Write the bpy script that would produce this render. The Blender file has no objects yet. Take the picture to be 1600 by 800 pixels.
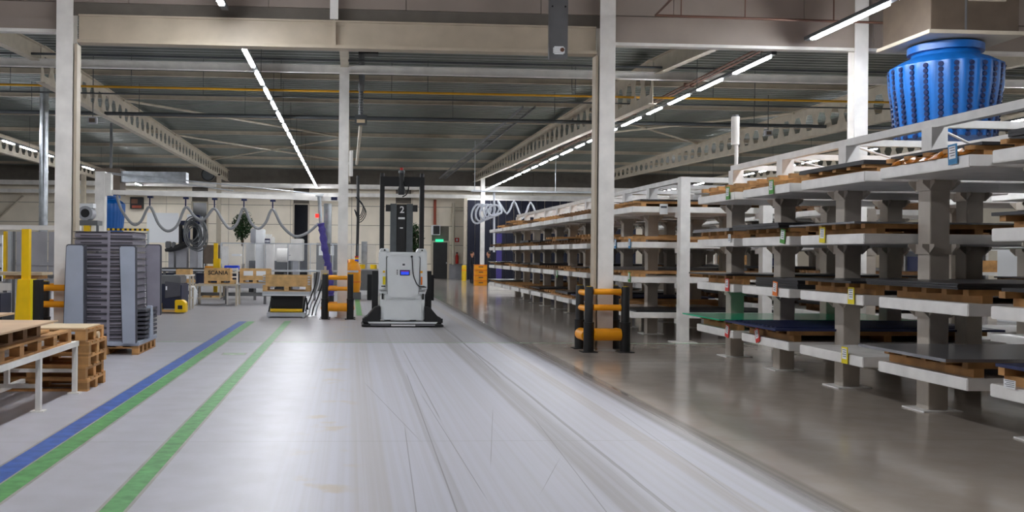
import bpy, bmesh, math, random
from mathutils import Vector
random.seed(7)
PI = math.pi
sc = bpy.context.scene
C = sc.collection

# ------------------------------------------------------------------ camera, world, exposure
CAMH, FPX, PX, PY, ROLL = 1.65, 1450.0, 637.0, 396.0, 0.0095
YAW = math.atan(88 / 1450)
cam_d = bpy.data.cameras.new('camera')
cam = bpy.data.objects.new('camera', cam_d); C.objects.link(cam)
cam_d.sensor_width = 36; cam_d.lens = FPX * 36 / 1600
cam_d.shift_x = (800 - PX) / 1600; cam_d.shift_y = -(400 - PY) / 1600
cam_d.clip_end = 300
cam.location = (0, 0, CAMH)
from mathutils import Matrix
cam.matrix_world = (Matrix.Translation((0, 0, CAMH)) @ Matrix.Rotation(-YAW, 4, 'Z')
                    @ Matrix.Rotation(PI / 2, 4, 'X') @ Matrix.Rotation(ROLL, 4, 'Z'))
sc.camera = cam
w = bpy.data.worlds.new('world'); sc.world = w; w.use_nodes = True
w.node_tree.nodes['Background'].inputs[0].default_value = (0.75, 0.85, 1, 1)
w.node_tree.nodes['Background'].inputs[1].default_value = 0.006
sc.view_settings.view_transform = 'Standard'; sc.view_settings.look = 'None'
sc.view_settings.gamma = 1; sc.view_settings.use_curve_mapping = False
sc.view_settings.exposure = -0.12
sc.cycles.use_denoising = True
sc.cycles.max_bounces = 6
TUBE = 145.0          # strength of the LED tubes in the back hall
TUBE_FRONT = 180.0    # strength of the LED tubes in the front hall

# ------------------------------------------------------------------ measuring helpers
def ray(x, y):
    u, v = x - PX, PY - y
    u0 = u * math.cos(ROLL) - v * math.sin(ROLL); v0 = u * math.sin(ROLL) + v * math.cos(ROLL)
    s, c = math.sin(YAW), math.cos(YAW)
    return s * FPX + c * u0, c * FPX - s * u0, v0
def at(x, y, Y):
    d = ray(x, y); t = Y / d[1]; return Vector((d[0] * t, Y, CAMH + d[2] * t))
def atX(x, y, X):
    d = ray(x, y); t = X / d[0]; return Vector((X, d[1] * t, CAMH + d[2] * t))

# ------------------------------------------------------------------ materials
def lin(h):
    v = [int(h[i:i + 2], 16) / 255 for i in (0, 2, 4)]
    return tuple((c / 12.92 if c <= .04045 else ((c + .055) / 1.055) ** 2.4) for c in v) + (1,)
MATS = {}
def mat(name, col, rough=.5, metal=0, var=.06, scale=3.0, bump=0, emit=None, estr=0, alpha=1, rnd=0, stretch=None, spec=.5):
    m = bpy.data.materials.new(name); m.use_nodes = True; MATS[name] = m
    nt = m.node_tree; b = nt.nodes['Principled BSDF']
    c = lin(col) if isinstance(col, str) else col
    b.inputs['Roughness'].default_value = rough; b.inputs['Metallic'].default_value = metal
    b.inputs['Specular IOR Level'].default_value = spec
    b.inputs['Base Color'].default_value = c
    if emit:
        b.inputs['Emission Color'].default_value = lin(emit); b.inputs['Emission Strength'].default_value = estr
    if alpha < 1: b.inputs['Alpha'].default_value = alpha
    if var > 0:
        g = nt.nodes.new('ShaderNodeNewGeometry'); mp = nt.nodes.new('ShaderNodeMapping')
        if stretch: mp.inputs['Scale'].default_value = stretch
        nt.links.new(g.outputs['Position'], mp.inputs['Vector'])
        n = nt.nodes.new('ShaderNodeTexNoise'); n.inputs['Scale'].default_value = scale; n.inputs['Detail'].default_value = 5
        nt.links.new(mp.outputs[0], n.inputs['Vector'])
        hs = nt.nodes.new('ShaderNodeHueSaturation'); hs.inputs['Color'].default_value = c
        mr = nt.nodes.new('ShaderNodeMapRange'); mr.inputs[1].default_value = .3; mr.inputs[2].default_value = .7
        mr.inputs[3].default_value = 1 - var * 2; mr.inputs[4].default_value = 1 + var * 2
        nt.links.new(n.outputs['Fac'], mr.inputs[0])
        last = mr.outputs[0]
        if rnd:
            oi = nt.nodes.new('ShaderNodeObjectInfo'); m2 = nt.nodes.new('ShaderNodeMapRange')
            m2.inputs[3].default_value = 1 - rnd; m2.inputs[4].default_value = 1 + rnd
            nt.links.new(oi.outputs['Random'], m2.inputs[0])
            mu = nt.nodes.new('ShaderNodeMath'); mu.operation = 'MULTIPLY'
            nt.links.new(last, mu.inputs[0]); nt.links.new(m2.outputs[0], mu.inputs[1]); last = mu.outputs[0]
        nt.links.new(last, hs.inputs['Value']); nt.links.new(hs.outputs[0], b.inputs['Base Color'])
        if bump:
            bp = nt.nodes.new('ShaderNodeBump'); bp.inputs['Strength'].default_value = bump; bp.inputs['Distance'].default_value = .01
            nt.links.new(n.outputs['Fac'], bp.inputs['Height']); nt.links.new(bp.outputs[0], b.inputs['Normal'])
    return m
mat('white_paint', 'eeebe6', .4, var=.05)
mat('cream_steel', 'c0b6a4', .5, var=.05)
mat('rack_post', 'b9b0a5', .42, var=.05, scale=4)
mat('rack_paint', 'f1efec', .42, var=.05, scale=4)
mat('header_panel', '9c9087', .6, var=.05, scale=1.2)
mat('header_beam', 'bdb09c', .5, var=.04)
mat('deck', '787f7a', .38, .55, var=.12, scale=.6, stretch=(1, .15, 1))
mat('wall_panel', 'f2e8d6', .6, var=.04, scale=.8)
mat('joint', '6f6961', .8, var=.05)
mat('wood', 'b98a56', .7, var=.14, scale=5, rnd=.25, bump=.3)
mat('wood_pale', 'd0a870', .7, var=.12, scale=5, rnd=.15, bump=.3)
mat('wood_old', '7c5a3a', .8, var=.16, scale=6, rnd=.2, bump=.3)
mat('hardboard', 'c4a585', .55, var=.05, scale=2)
mat('ply', 'd8c3a2', .6, var=.06)
mat('steel_dark', '4a4a4d', .32, .75, var=.1, scale=2)
mat('steel_sheet', '94959a', .22, .6, var=.08, scale=1.5)
mat('sheet_black', '2c2c2f', .45, .3, var=.12)
mat('sheet_blue', '27305e', .4, .1, var=.12, scale=4)
mat('sheet_green', '2aba8c', .18, 0, var=.05)
mat('galv', 'b4bac0', .3, .85, var=.12, scale=4)
mat('alu', 'c9ced4', .35, .6, var=.06)
mat('grey_plastic', 'a6aebd', .5, var=.05, scale=2)
mat('grey_plastic_dark', '4c4c54', .55, var=.05)
mat('tray_grey', '938f9b', .55, var=.06)
mat('grey_steel', '6f7072', .45, .2, var=.06)
mat('grey_panel', 'a4a5ab', .5, var=.05)
mat('black', '1b1b1d', .5, var=.1)
mat('black_gloss', '121214', .2, var=0)
mat('rubber', '232325', .8, var=.1)
mat('navy', '141d48', .6, var=.06)
mat('curtain', '0b1028', .7, var=.06)
mat('navy_machine', '1c2440', .45, var=.06)
mat('blue', '0a569e', .38, var=.05)
mat('blue_hole', '0a1c48', .5, var=0)
mat('blue_bin', '2b4fe0', .4, var=.04)
mat('purple', '443a86', .6, var=.1, scale=20)
mat('yellow', 'f2c500', .45, var=.05)
mat('amber', 'fba60f', .4, var=.06)
mat('orange', 'ef7d14', .4, var=.05)
mat('red', 'c32418', .4, var=.05)
mat('red_light', 'e02020', .3, var=0, emit='ff2a20', estr=1.5)
mat('agv_white', 'eaeeef', .35, var=.02)
mat('paper', 'eef0f2', .7, var=0)
mat('print', '5b5f66', .7, var=0)
mat('print_white', 'e4e4e4', .6, var=0)
mat('tag_yellow', 'f0dc1e', .5, var=0); mat('tag_green', '4f9a3c', .5, var=0); mat('tag_red', 'd83a34', .5, var=0)
mat('tag_orange', 'ea7a2c', .5, var=0); mat('tag_blue', '2f83b8', .5, var=0)
mat('screen', '1f2f9a', .2, var=0, emit='3450e0', estr=1.0)
mat('exit', '18c890', .4, var=0, emit='30e0a0', estr=1.3)
mat('stripe_green', '5f9f60', .4, var=.16, scale=9)
mat('stripe_blue', '4266b0', .4, var=.14, scale=7)
mat('stripe_edge', 'a29c98', .4, var=.1)
mat('stripe_pale', '9fb59a', .35, var=.2, scale=7)
mat('sprinkler', '6e4f42', .5, .2, var=.05)
mat('gas_pipe', 'd9a020', .45, var=.05)
mat('conduit', '55595c', .5, .3, var=.05)
mat('leaf', '2c4a26', .6, var=.2, scale=9)
mat('bark', '5a4633', .8, var=.2)
mat('terracotta', '6b4a3a', .7, var=.1)
mat('skin', 'c98f72', .6, var=.03)
mat('hair', '2a1c14', .7, var=.1)
mat('cloth_dark', '1d2028', .85, var=.1)
mat('glass_dark', '0c1018', .12, var=0)
mat('screen_glass', 'b9bfc8', .15, var=0, alpha=.14)
mat('amber_paper', 'a8651a', .35, var=.4, scale=14)
mat('hose_grey', '8b8d90', .5, var=.05)
mat('hose_white', 'd9dde6', .4, var=.03)
mat('duct_brown', '66594d', .5, .2, var=.06)
mat('brick_red', '9a4a36', .7, var=.1)
def lamp_mat(name, s):
    m = bpy.data.materials.new(name); m.use_nodes = True; MATS[name] = m
    nt = m.node_tree; nt.nodes.clear()
    e = nt.nodes.new('ShaderNodeEmission'); o = nt.nodes.new('ShaderNodeOutputMaterial')
    e.inputs[0].default_value = (.93, .955, 1, 1); e.inputs[1].default_value = s
    nt.links.new(e.outputs[0], o.inputs[0])
lamp_mat('tube', TUBE); lamp_mat('tube_front', TUBE_FRONT)

def floor_material():
    m = bpy.data.materials.new('floor_concrete'); m.use_nodes = True; MATS['floor'] = m
    nt = m.node_tree; L = nt.links; b = nt.nodes['Principled BSDF']
    N = nt.nodes.new
    g = N('ShaderNodeNewGeometry'); sx = N('ShaderNodeSeparateXYZ'); L.new(g.outputs['Position'], sx.inputs[0])
    def noise(scale, vec=None, detail=5, stretch=None):
        n = N('ShaderNodeTexNoise'); n.inputs['Scale'].default_value = scale; n.inputs['Detail'].default_value = detail
        mp = N('ShaderNodeMapping'); L.new(g.outputs['Position'], mp.inputs[0])
        if stretch: mp.inputs['Scale'].default_value = stretch
        L.new(mp.outputs[0], n.inputs['Vector']); return n.outputs['Fac']
    def math_(op, a, b_=None, clamp=False):
        n = N('ShaderNodeMath'); n.operation = op; n.use_clamp = clamp
        for i, v in enumerate((a, b_)):
            if v is None: continue
            if isinstance(v, (int, float)): n.inputs[i].default_value = v
            else: L.new(v, n.inputs[i])
        return n.outputs[0]
    def mr(v, a, b_, c, d):
        n = N('ShaderNodeMapRange'); n.interpolation_type = 'SMOOTHSTEP'
        L.new(v, n.inputs[0])
        for i, q in enumerate((a, b_, c, d)): n.inputs[i + 1].default_value = q
        return n.outputs[0]
    def mix(fac, a, b_):
        n = N('ShaderNodeMix'); n.data_type = 'RGBA'
        L.new(fac, n.inputs[0])
        for sock, v in ((n.inputs[6], a), (n.inputs[7], b_)):
            if isinstance(v, tuple): sock.default_value = v
            else: L.new(v, sock)
        return n.outputs[2]
    fine = noise(3.0); big = noise(.35); streak = noise(2.2, stretch=(9, .05, 1), detail=3)
    X = sx.outputs[0]; Y = sx.outputs[1]
    Xw = math_('ADD', X, math_('MULTIPLY', math_('SUBTRACT', big, .5), .07))
    light = mix(mr(fine, .3, .7, 0, 1), lin('b4b3b9'), lin('bcbbc3'))
    worn = mix(mr(streak, .35, .7, 0, 1), lin('c8c8d1'), lin('c1c0c6'))
    # the driven lane (between the walkway and the rack side) is scrubbed paler
    lane = math_('MULTIPLY', mr(Xw, -.75, -.25, 0, 1), mr(Xw, 3.3, 3.0, 0, 1))
    col = mix(lane, light, worn)
    dark = mix(mr(fine, .3, .7, 0, 1), lin('b5aa9f'), lin('bdb3a9'))
    side = mr(Xw, 3.0, 3.3, 0, 1)
    col = mix(side, col, dark)
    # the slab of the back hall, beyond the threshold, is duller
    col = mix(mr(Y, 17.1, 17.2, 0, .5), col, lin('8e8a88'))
    # tyre tracks along the lane
    def band(c0, wdt, amt, colr, col):
        d = math_('ABSOLUTE', math_('SUBTRACT', Xw, c0))
        k = math_('MULTIPLY', mr(d, wdt * .55, wdt * .35, 0, amt), mr(streak, .25, .6, .5, 1))
        return mix(k, col, colr)
    col = band(1.88, .30, .55, lin('938e8a'), col)
    col = band(2.09, .04, .6, lin('6d6966'), col)
    col = band(2.63, .20, .5, lin('a99f95'), col)
    col = band(3.16, .34, .65, lin('6f6863'), col)
    col = band(.72, .09, .35, lin('96928f'), col)
    col = band(.15, .30, .3, lin('b0a79b'), col)
    # dusty yellowish scuffs near the walkway
    dd = math_('ABSOLUTE', math_('SUBTRACT', X, -.2))
    sp = math_('MULTIPLY', mr(dd, .35, .1, 0, .5), mr(noise(2.4), .55, .68, 0, 1))
    col = mix(sp, col, lin('c2ad86'))
    # slab joints across the hall, every six metres
    jy = math_('ABSOLUTE', math_('SUBTRACT', math_('FRACT', math_('DIVIDE', math_('ADD', Y, .9), 6.03)), .5))
    col = mix(mr(jy, .0016, .0008, 0, .5), col, lin('8b8985'))
    # long hair scratches left by skidding loads
    for a0, b0, y0, y1, w0 in ((.24, .032, 5.2, 9.0, .006), (.62, .012, 5, 13, .007), (1.05, -.02, 6, 11, .005), (-.9, .35, 6.2, 7.6, .004), (1.3, .06, 5, 9.5, .005), (2.35, .05, 6, 10, .005), (-.05, .16, 7, 10, .004), (1.6, -.12, 8, 12, .005), (.9, .0, 9, 16, .008), (1.75, .02, 12, 20, .012)):
        dx_ = math_('ABSOLUTE', math_('SUBTRACT', math_('SUBTRACT', X, a0), math_('MULTIPLY', Y, b0)))
        kk = math_('MULTIPLY', mr(dx_, w0, w0 * .4, 0, .55), math_('MULTIPLY', mr(Y, y0, y0 + .6, 0, 1), mr(Y, y1, y1 - .6, 0, 1)))
        col = mix(kk, col, lin('5f5b59'))
    L.new(col, b.inputs['Base Color'])
    r = math_('ADD', math_('SUBTRACT', mr(big, .2, .8, .34, .40), math_('MULTIPLY', side, .24)), math_('MULTIPLY', lane, .04))
    L.new(r, b.inputs['Roughness'])
    b.inputs['Specular IOR Level'].default_value = .5
    bp = N('ShaderNodeBump'); bp.inputs['Strength'].default_value = .02; bp.inputs['Distance'].default_value = .01
    L.new(noise(.8), bp.inputs['Height']); L.new(bp.outputs[0], b.inputs['Normal'])
floor_material()

# ------------------------------------------------------------------ mesh helpers
def link(o, parent=None):
    C.objects.link(o)
    if parent is not None: o.parent = parent
    return o
CUBES = {}
def cube_mesh(m):
    if m not in CUBES:
        v = [(x, y, z) for x in (-.5, .5) for y in (-.5, .5) for z in (-.5, .5)]
        f = [(0, 1, 3, 2), (4, 6, 7, 5), (0, 4, 5, 1), (2, 3, 7, 6), (0, 2, 6, 4), (1, 5, 7, 3)]
        me = bpy.data.meshes.new('box_' + m); me.from_pydata(v, [], f); me.materials.append(MATS[m]); CUBES[m] = me
    return CUBES[m]
def bx(name, x0, x1, y0, y1, z0, z1, m, parent=None):
    o = bpy.data.objects.new(name, cube_mesh(m)); link(o, parent)
    o.location = ((x0 + x1) / 2, (y0 + y1) / 2, (z0 + z1) / 2)
    o.scale = (abs(x1 - x0), abs(y1 - y0), abs(z1 - z0))
    return o
class MB:
    def __init__(s): s.v = []; s.f = []
    def box(s, x0, x1, y0, y1, z0, z1):
        n = len(s.v)
        s.v += [(x, y, z) for x in (x0, x1) for y in (y0, y1) for z in (z0, z1)]
        s.f += [tuple(n + i for i in q) for q in ((0, 1, 3, 2), (4, 6, 7, 5), (0, 4, 5, 1), (2, 3, 7, 6), (0, 2, 6, 4), (1, 5, 7, 3))]
        return s
    def prism(s, poly, a, b, axis='y'):
        # poly: 2D outline; axis y: (x,z) extruded in y; x: (y,z) in x; z: (x,y) in z
        n = len(s.v); k = len(poly)
        for t in (a, b):
            for p in poly:
                s.v.append({'y': (p[0], t, p[1]), 'x': (t, p[0], p[1]), 'z': (p[0], p[1], t)}[axis])
        s.f.append(tuple(range(n, n + k))[::-1]); s.f.append(tuple(range(n + k, n + 2 * k)))
        for i in range(k):
            j = (i + 1) % k; s.f.append((n + i, n + j, n + k + j, n + k + i))
        return s
    def tube(s, pts, r, n=8, cap=True):
        pts = [Vector(p) for p in pts]; base = len(s.v)
        rr = r if isinstance(r, (list, tuple)) else [r] * len(pts)
        up = None
        for i, p in enumerate(pts):
            t = (pts[min(i + 1, len(pts) - 1)] - pts[max(i - 1, 0)]).normalized()
            if up is None:
                up = Vector((0, 0, 1)) if abs(t.z) < .9 else Vector((1, 0, 0))
            a = t.cross(up)
            if a.length < 1e-4: a = t.cross(Vector((1, 0, 0)))
            a.normalize(); b = a.cross(t).normalized(); up = b
            for k in range(n):
                th = 2 * PI * k / n
                s.v.append(tuple(p + (a * math.cos(th) + b * math.sin(th)) * rr[i]))
        for i in range(len(pts) - 1):
            for k in range(n):
                q = (k + 1) % n
                s.f.append((base + i * n + k, base + i * n + q, base + (i + 1) * n + q, base + (i + 1) * n + k))
        if cap:
            s.f.append(tuple(range(base, base + n))[::-1]); e = base + (len(pts) - 1) * n
            s.f.append(tuple(range(e, e + n)))
        return s
    def lathe(s, prof, n=24, c=(0, 0, 0), rad=None):
        base = len(s.v)
        for i, (r, z) in enumerate(prof):
            for k in range(n):
                th = 2 * PI * k / n; q = r * (rad(k, i) if rad else 1)
                s.v.append((c[0] + q * math.cos(th), c[1] + q * math.sin(th), c[2] + z))
        for i in range(len(prof) - 1):
            for k in range(n):
                j = (k + 1) % n
                s.f.append((base + i * n + k, base + i * n + j, base + (i + 1) * n + j, base + (i + 1) * n + k))
        s.f.append(tuple(range(base, base + n))[::-1]); e = base + (len(prof) - 1) * n; s.f.append(tuple(range(e, e + n)))
        return s
    def mesh(s, name, m, smooth=False, bevel=0):
        me = bpy.data.meshes.new(name); me.from_pydata(s.v, [], s.f)
        bm = bmesh.new(); bm.from_mesh(me); bmesh.ops.recalc_face_normals(bm, faces=bm.faces)
        if bevel:
            es = [e for e in bm.edges if len(e.link_faces) == 2 and e.calc_face_angle(0) > .5]
            bmesh.ops.bevel(bm, geom=es, offset=bevel, segments=2, affect='EDGES', clamp_overlap=True)
        if smooth:
            for f in bm.faces: f.smooth = True
            for e in bm.edges:
                if len(e.link_faces) == 2 and e.calc_face_angle(0) > .7: e.smooth = False
        bm.to_mesh(me); bm.free(); me.materials.append(MATS[m])
        return me
    def build(s, name, m, parent=None, loc=(0, 0, 0), smooth=False, bevel=0, rot=None):
        o = bpy.data.objects.new(name, s.mesh(name, m, smooth, bevel)); link(o, parent); o.location = loc
        if rot: o.rotation_euler = rot
        return o
def inst(name, me, parent=None, loc=(0, 0, 0), rz=0, scale=None):
    o = bpy.data.objects.new(name, me); link(o, parent); o.location = loc; o.rotation_euler = (0, 0, rz)
    if scale: o.scale = scale
    return o
def tag(o, label, cat, group=None, kind=None):
    o['label'] = label; o['category'] = cat
    if group: o['group'] = group
    if kind: o['kind'] = kind
    return o
def thing(name, label, cat, loc=(0, 0, 0), rz=0, group=None):
    o = bpy.data.objects.new(name, None); o.empty_display_size = .1; link(o)
    o.location = loc; o.rotation_euler = (0, 0, rz)
    return tag(o, label, cat, group)
def struct(o, label=None, cat=None):
    o['kind'] = 'structure'
    if label: o['label'] = label
    if cat: o['category'] = cat
    return o
def box(name, x0, x1, y0, y1, z0, z1, m, parent=None, bevel=.006):
    return MB().box(x0, x1, y0, y1, z0, z1).build(name, m, parent, bevel=bevel)
def tubeo(name, pts, r, m, parent=None, n=8):
    return MB().tube(pts, r, n).build(name, m, parent, smooth=True)
def catmull(P, k=6):
    P = [Vector(p) for p in P]; Q = [P[0]] + P + [P[-1]]; out = []
    for i in range(1, len(Q) - 2):
        a, b, c, d = Q[i - 1], Q[i], Q[i + 1], Q[i + 2]
        for j in range(k):
            t = j / k
            out.append(.5 * ((2 * b) + (c - a) * t + (2 * a - 5 * b + 4 * c - d) * t * t + (3 * b - a - 3 * c + d) * t ** 3))
    out.append(P[-1]); return out
def text_mesh(name, body, size, m, parent, loc, rot=(PI / 2, 0, 0)):
    cu = bpy.data.curves.new('lettering', 'FONT'); cu.body = body; cu.size = size; cu.align_x = 'CENTER'; cu.align_y = 'CENTER'
    cu.extrude = .002; cu.offset = size * .02
    t = bpy.data.objects.new('lettering', cu); C.objects.link(t)
    dg = bpy.context.evaluated_depsgraph_get(); me = bpy.data.meshes.new_from_object(t.evaluated_get(dg))
    bpy.data.objects.remove(t); me.materials.clear(); me.materials.append(MATS[m])
    o = bpy.data.objects.new(name, me); link(o, parent); o.location = loc; o.rotation_euler = rot
    return o

XL, XR, YB, YN, YF = -32.0, 36.0, 61.0, -16.0, 15.9   # hall extents, back wall, near wall, header line
ORD = ['first', 'second', 'third', 'fourth', 'fifth', 'sixth', 'seventh', 'eighth', 'ninth', 'tenth', 'eleventh', 'twelfth', 'thirteenth', 'fourteenth']
# ================================================================== STRUCTURE
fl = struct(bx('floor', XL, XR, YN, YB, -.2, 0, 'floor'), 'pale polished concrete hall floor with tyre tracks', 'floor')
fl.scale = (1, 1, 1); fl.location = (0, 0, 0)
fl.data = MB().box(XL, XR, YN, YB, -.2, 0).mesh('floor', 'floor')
def stripe(x0, x1, y0, y1, m, z=.002):
    bx('stripe_border', x0 - .025, x1 + .025, y0, y1, 0, z * .4, 'stripe_edge', fl)
    return bx('painted_stripe', x0, x1, y0, y1, 0, z, m, fl)
stripe(-1.575, -1.425, 3, 22.4, 'stripe_green')
stripe(-2.44, -2.27, 3, 22.2, 'stripe_green', .0022)
stripe(-2.64, -2.46, 3, 22.2, 'stripe_blue', .0024)
stripe(-3.5, 9.0, 17.10, 17.2, 'stripe_pale', .0015)
stripe(-2.05, -1.7, 15.0, 15.3, 'stripe_pale', .0012)
stripe(.15, .3, 24.5, 45, 'stripe_green', .0016)

# back wall of horizontal panels
wb = struct(MB().box(XL, XR, YB + .06, YB + .3, 0, 7.4).build('wall_back', 'joint'), 'cream panelled back wall of the hall', 'wall')
pw, rows = 4.0, [(0, .95), (.98, 2.2), (2.23, 3.45), (3.48, 4.7), (4.73, 5.95), (5.98, 7.3)]
openings = [(-10.35, -9.35, 0, 4.9), (-3.8, -2.8, 0, 4.85), (2.9, 3.9, 0, 4.95), (5.3, 6.4, 0, 2.5)]
for i in range(17):
    xs = [XL + i * pw, XL + (i + 1) * pw]
    for (z0, z1) in rows:
        segs = [(xs[0], xs[1])]
        for (a, b, c, d) in openings:
            if z0 < d:
                ns = []
                for s0, s1 in segs:
                    if b <= s0 or a >= s1: ns.append((s0, s1))
                    else:
                        if a > s0: ns.append((s0, a))
                        if b < s1: ns.append((b, s1))
                segs = ns
        for s0, s1 in segs:
            if s1 - s0 > .1:
                bx('wall_panel', s0 + .012, s1 - .012, YB, YB + .06, z0, z1, 'grey_panel' if (z0 == 0 and s0 > 6) else 'joint' if z0 > 5.9 else 'wall_panel', wb)
for n, (a, b, c, d) in enumerate(openings[:3]):
    t = thing('window_%d' % (n + 1), ['tall dark window behind the cable robot on the back wall', 'tall dark window behind the purple vacuum hose', 'tall dark window above the forklift mast marked 2'][n], 'window', (a, YB, 0)); t['kind'] = 'structure'
    bx('pane', .06, b - a - .06, -.02, .04, .1, d - .08, 'glass_dark', t)
    for q in ((-.05, .06), (b - a - .06, b - a + .05)): bx('frame', q[0], q[1], -.06, .05, 0, d, 'cream_steel', t)
    bx('frame', .06, b - a - .06, -.06, .05, d - .08, d, 'cream_steel', t)
a, b, c, d = openings[3]
t = thing('door_1', 'dark emergency exit door under the green sign', 'door', (a, YB, 0)); t['kind'] = 'structure'
dl = box('door_leaf', .08, b - a - .08, -.01, .05, .02, d - .1, 'black', t, 0)
for q in ((-.05, .08), (b - a - .08, b - a + .05)): bx('frame', q[0], q[1], -.05, .06, 0, d, 'cream_steel', t)
bx('frame', .08, b - a - .08, -.05, .06, d - .1, d, 'cream_steel', t)
bx('handle', .95, 1.0, -.06, -.01, 1.0, 1.1, 'alu', dl)
struct(MB().box(XL - .3, XL, YN, YB, 0, 7.4).build('wall_left', 'wall_panel'), 'long side wall of the hall', 'wall')
struct(MB().box(XR, XR + .3, YN, YB, 0, 7.4).build('wall_right', 'wall_panel'), 'side wall behind the storage racks', 'wall')
struct(MB().box(XL, XR, YN - .3, YN, 0, 8.8).build('wall_near', 'wall_panel'), 'wall behind the camera', 'wall')
struct(MB().box(XL, XR, YN, YF + .1, 8.6, 8.8).build('ceiling_front', 'header_panel'), 'roof of the taller front hall', 'ceiling')
# trapezoidal steel roof deck, ribs running across the hall
prof = []
def deck_z(y): return 6.62 + (y - 15.8) * .052 if y < 24.4 else 7.07
y = 15.8
while y < YB + .1:
    z = deck_z(y); prof += [(y, z), (y + .14, z), (y + .18, z + .1), (y + .30, z + .1)]; y += .34
m_ = MB(); k = len(prof)
for x in (XL, XR): m_.v += [(x, p[0], p[1]) for p in prof]
for i in range(k - 1): m_.f.append((i, i + 1, k + i + 1, k + i))
for x in (XL, XR): pass
m_.v += [(XL, 15.8, 7.6), (XR, 15.8, 7.6), (XL, YB + .3, 7.6), (XR, YB + .3, 7.6)]
n0 = 2 * k; m_.f.append((n0, n0 + 1, n0 + 3, n0 + 2))
struct(m_.build('ceiling', 'deck'), 'ribbed galvanised steel roof deck', 'ceiling')

# header wall over the opening
hw = struct(MB().box(XL, XR, YF + .1, YF + .22, 5.62, 8.6).build('wall_header', 'joint'), 'panelled wall above the wide hall opening', 'wall')
x = XL
while x < XR - .1:
    x1 = min(x + 2.35, XR)
    bx('wall_panel', x + .006, x1 - .006, YF + .06, YF + .1, 5.84, 8.6, 'header_panel', hw)
    x = x1
for a, b in ((XL, -4.98), (4.5, XR)):
    x = a
    while x < b - .05:
        x1 = min(x + 4.7, b)
        bx('wall_panel', x + .004, x1 - .004, YF + .03, YF + .1, 5.54, 5.82, 'header_panel', hw)
        bx('wall_panel', x + .004, x1 - .004, YF + .0, YF + .1, 5.36, 5.535, 'header_panel', hw)
        x = x1
    bx('edge_strip', a, b, YF - .02, YF + .14, 5.30, 5.355, 'white_paint', hw)
def ibeam(name, x0, x1, yc, z0, z1, wd, m, parent=None, tw=.014, tf=.022):
    b = MB(); b.box(x0, x1, yc - wd / 2, yc + wd / 2, z0, z0 + tf); b.box(x0, x1, yc - wd / 2, yc + wd / 2, z1 - tf, z1)
    b.box(x0, x1, yc - tw / 2, yc + tw / 2, z0 + tf, z1 - tf); return b.build(name, m, parent)
t = thing('header_beam', 'deep cream steel beam spanning between the two guarded columns', 'beam', (0, YF, 5.12))
b = MB(); b.box(-4.6, 4.2, -.02, .0, .06, .46); b.build('web', 'header_beam', t)
b = MB(); b.box(-4.6, 4.2, -.12, .12, 0, .055); b.build('flange', 'header_beam', t)
b = MB(); b.box(-4.6, 4.2, -.05, .08, .46, .49); b.build('flange', 'header_beam', t)
bx('stiffener', -.36, -.30, -.10, .0, .055, .46, 'header_beam', t)
bx('splice_plate', -.5, -.16, -.035, -.02, .40, .48, 'header_beam', t)
t = thing('wall_post', 'narrow white post rising from the middle of the header beam', 'post', (-.33, YF, 5.61))
bx('flange', -.07, .07, -.12, -.10, 0, 2.95, 'white_paint', t); bx('web', -.012, .012, -.10, .05, 0, 2.95, 'white_paint', t)

def hcol(name, label, X, Y, z1, wd=.26, m='white_paint', turn=False):
    t = thing(name, label, 'column', (X, Y, 0), PI / 2 if turn else 0)
    h = wd / 2
    bx('flange', -h, h, -h, -h + .022, .02, z1, m, t); bx('flange', -h, h, h - .022, h, .02, z1, m, t)
    bx('web', -.012, .012, -h + .022, h - .022, .02, z1, m, t)
    bx('base_plate', -h - .05, h + .05, -h - .05, h + .05, 0, .02, m, t)
    return t
c1 = hcol('steel_column', 'white steel column beside the rack with black and yellow guard at its foot', 4.38, YF, 8.5, .27)
bx('door_jamb', -.2, -.155, -.10, .12, .02, 5.1, 'header_beam', c1)
c2 = hcol('steel_column', 'white steel column left, behind the stacked grey plastic containers', -4.80, YF, 8.5, .27)
bx('door_jamb', .155, .2, -.10, .12, .02, 5.1, 'header_beam', c2)
hcol('steel_column', 'tall bright white column rising out of the storage rack', 8.9, YF - .02, 8.5, .24)
hcol('steel_column', 'white column in the middle of the hall with hanging hoses beside it', -.22, 23.75, 6.25, .25)
for X in (-16, -8, 8, 16):
    hcol('steel_column', {-16: 'slim far column at far left near the coil duct', -8: 'slim far cream column by the potted tree', 8: 'slim far white column behind the stacked yellow crates', 16: 'far cream column behind the long rack'}[X], X, 56.5, 6.17 if X < 8 else 6.3, .25, 'cream_steel' if X < 8 else 'white_paint')
# solid rafters over the first bay, sloping up to the column row
for X, nm in ((-16, 'outer left'), (-8, 'left'), (-.22, 'middle'), (8, 'right'), (16, 'outer right'), (24, 'rightmost')):
    t = thing('roof_rafter', 'solid cream rafter sloping up over the front bay, %s one' % nm, 'beam', (X, 16.1, 6.02), 0, 'rafters over the front bay')
    t.rotation_euler = (math.atan(.052), 0, 0)
    bx('flange', -.1, .1, 0, 8.2, 0, .02, 'cream_steel', t); bx('flange', -.1, .1, 0, 8.2, .42, .44, 'cream_steel', t)
    bx('web', -.008, .008, 0, 8.2, .02, .42, 'cream_steel', t)
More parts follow.
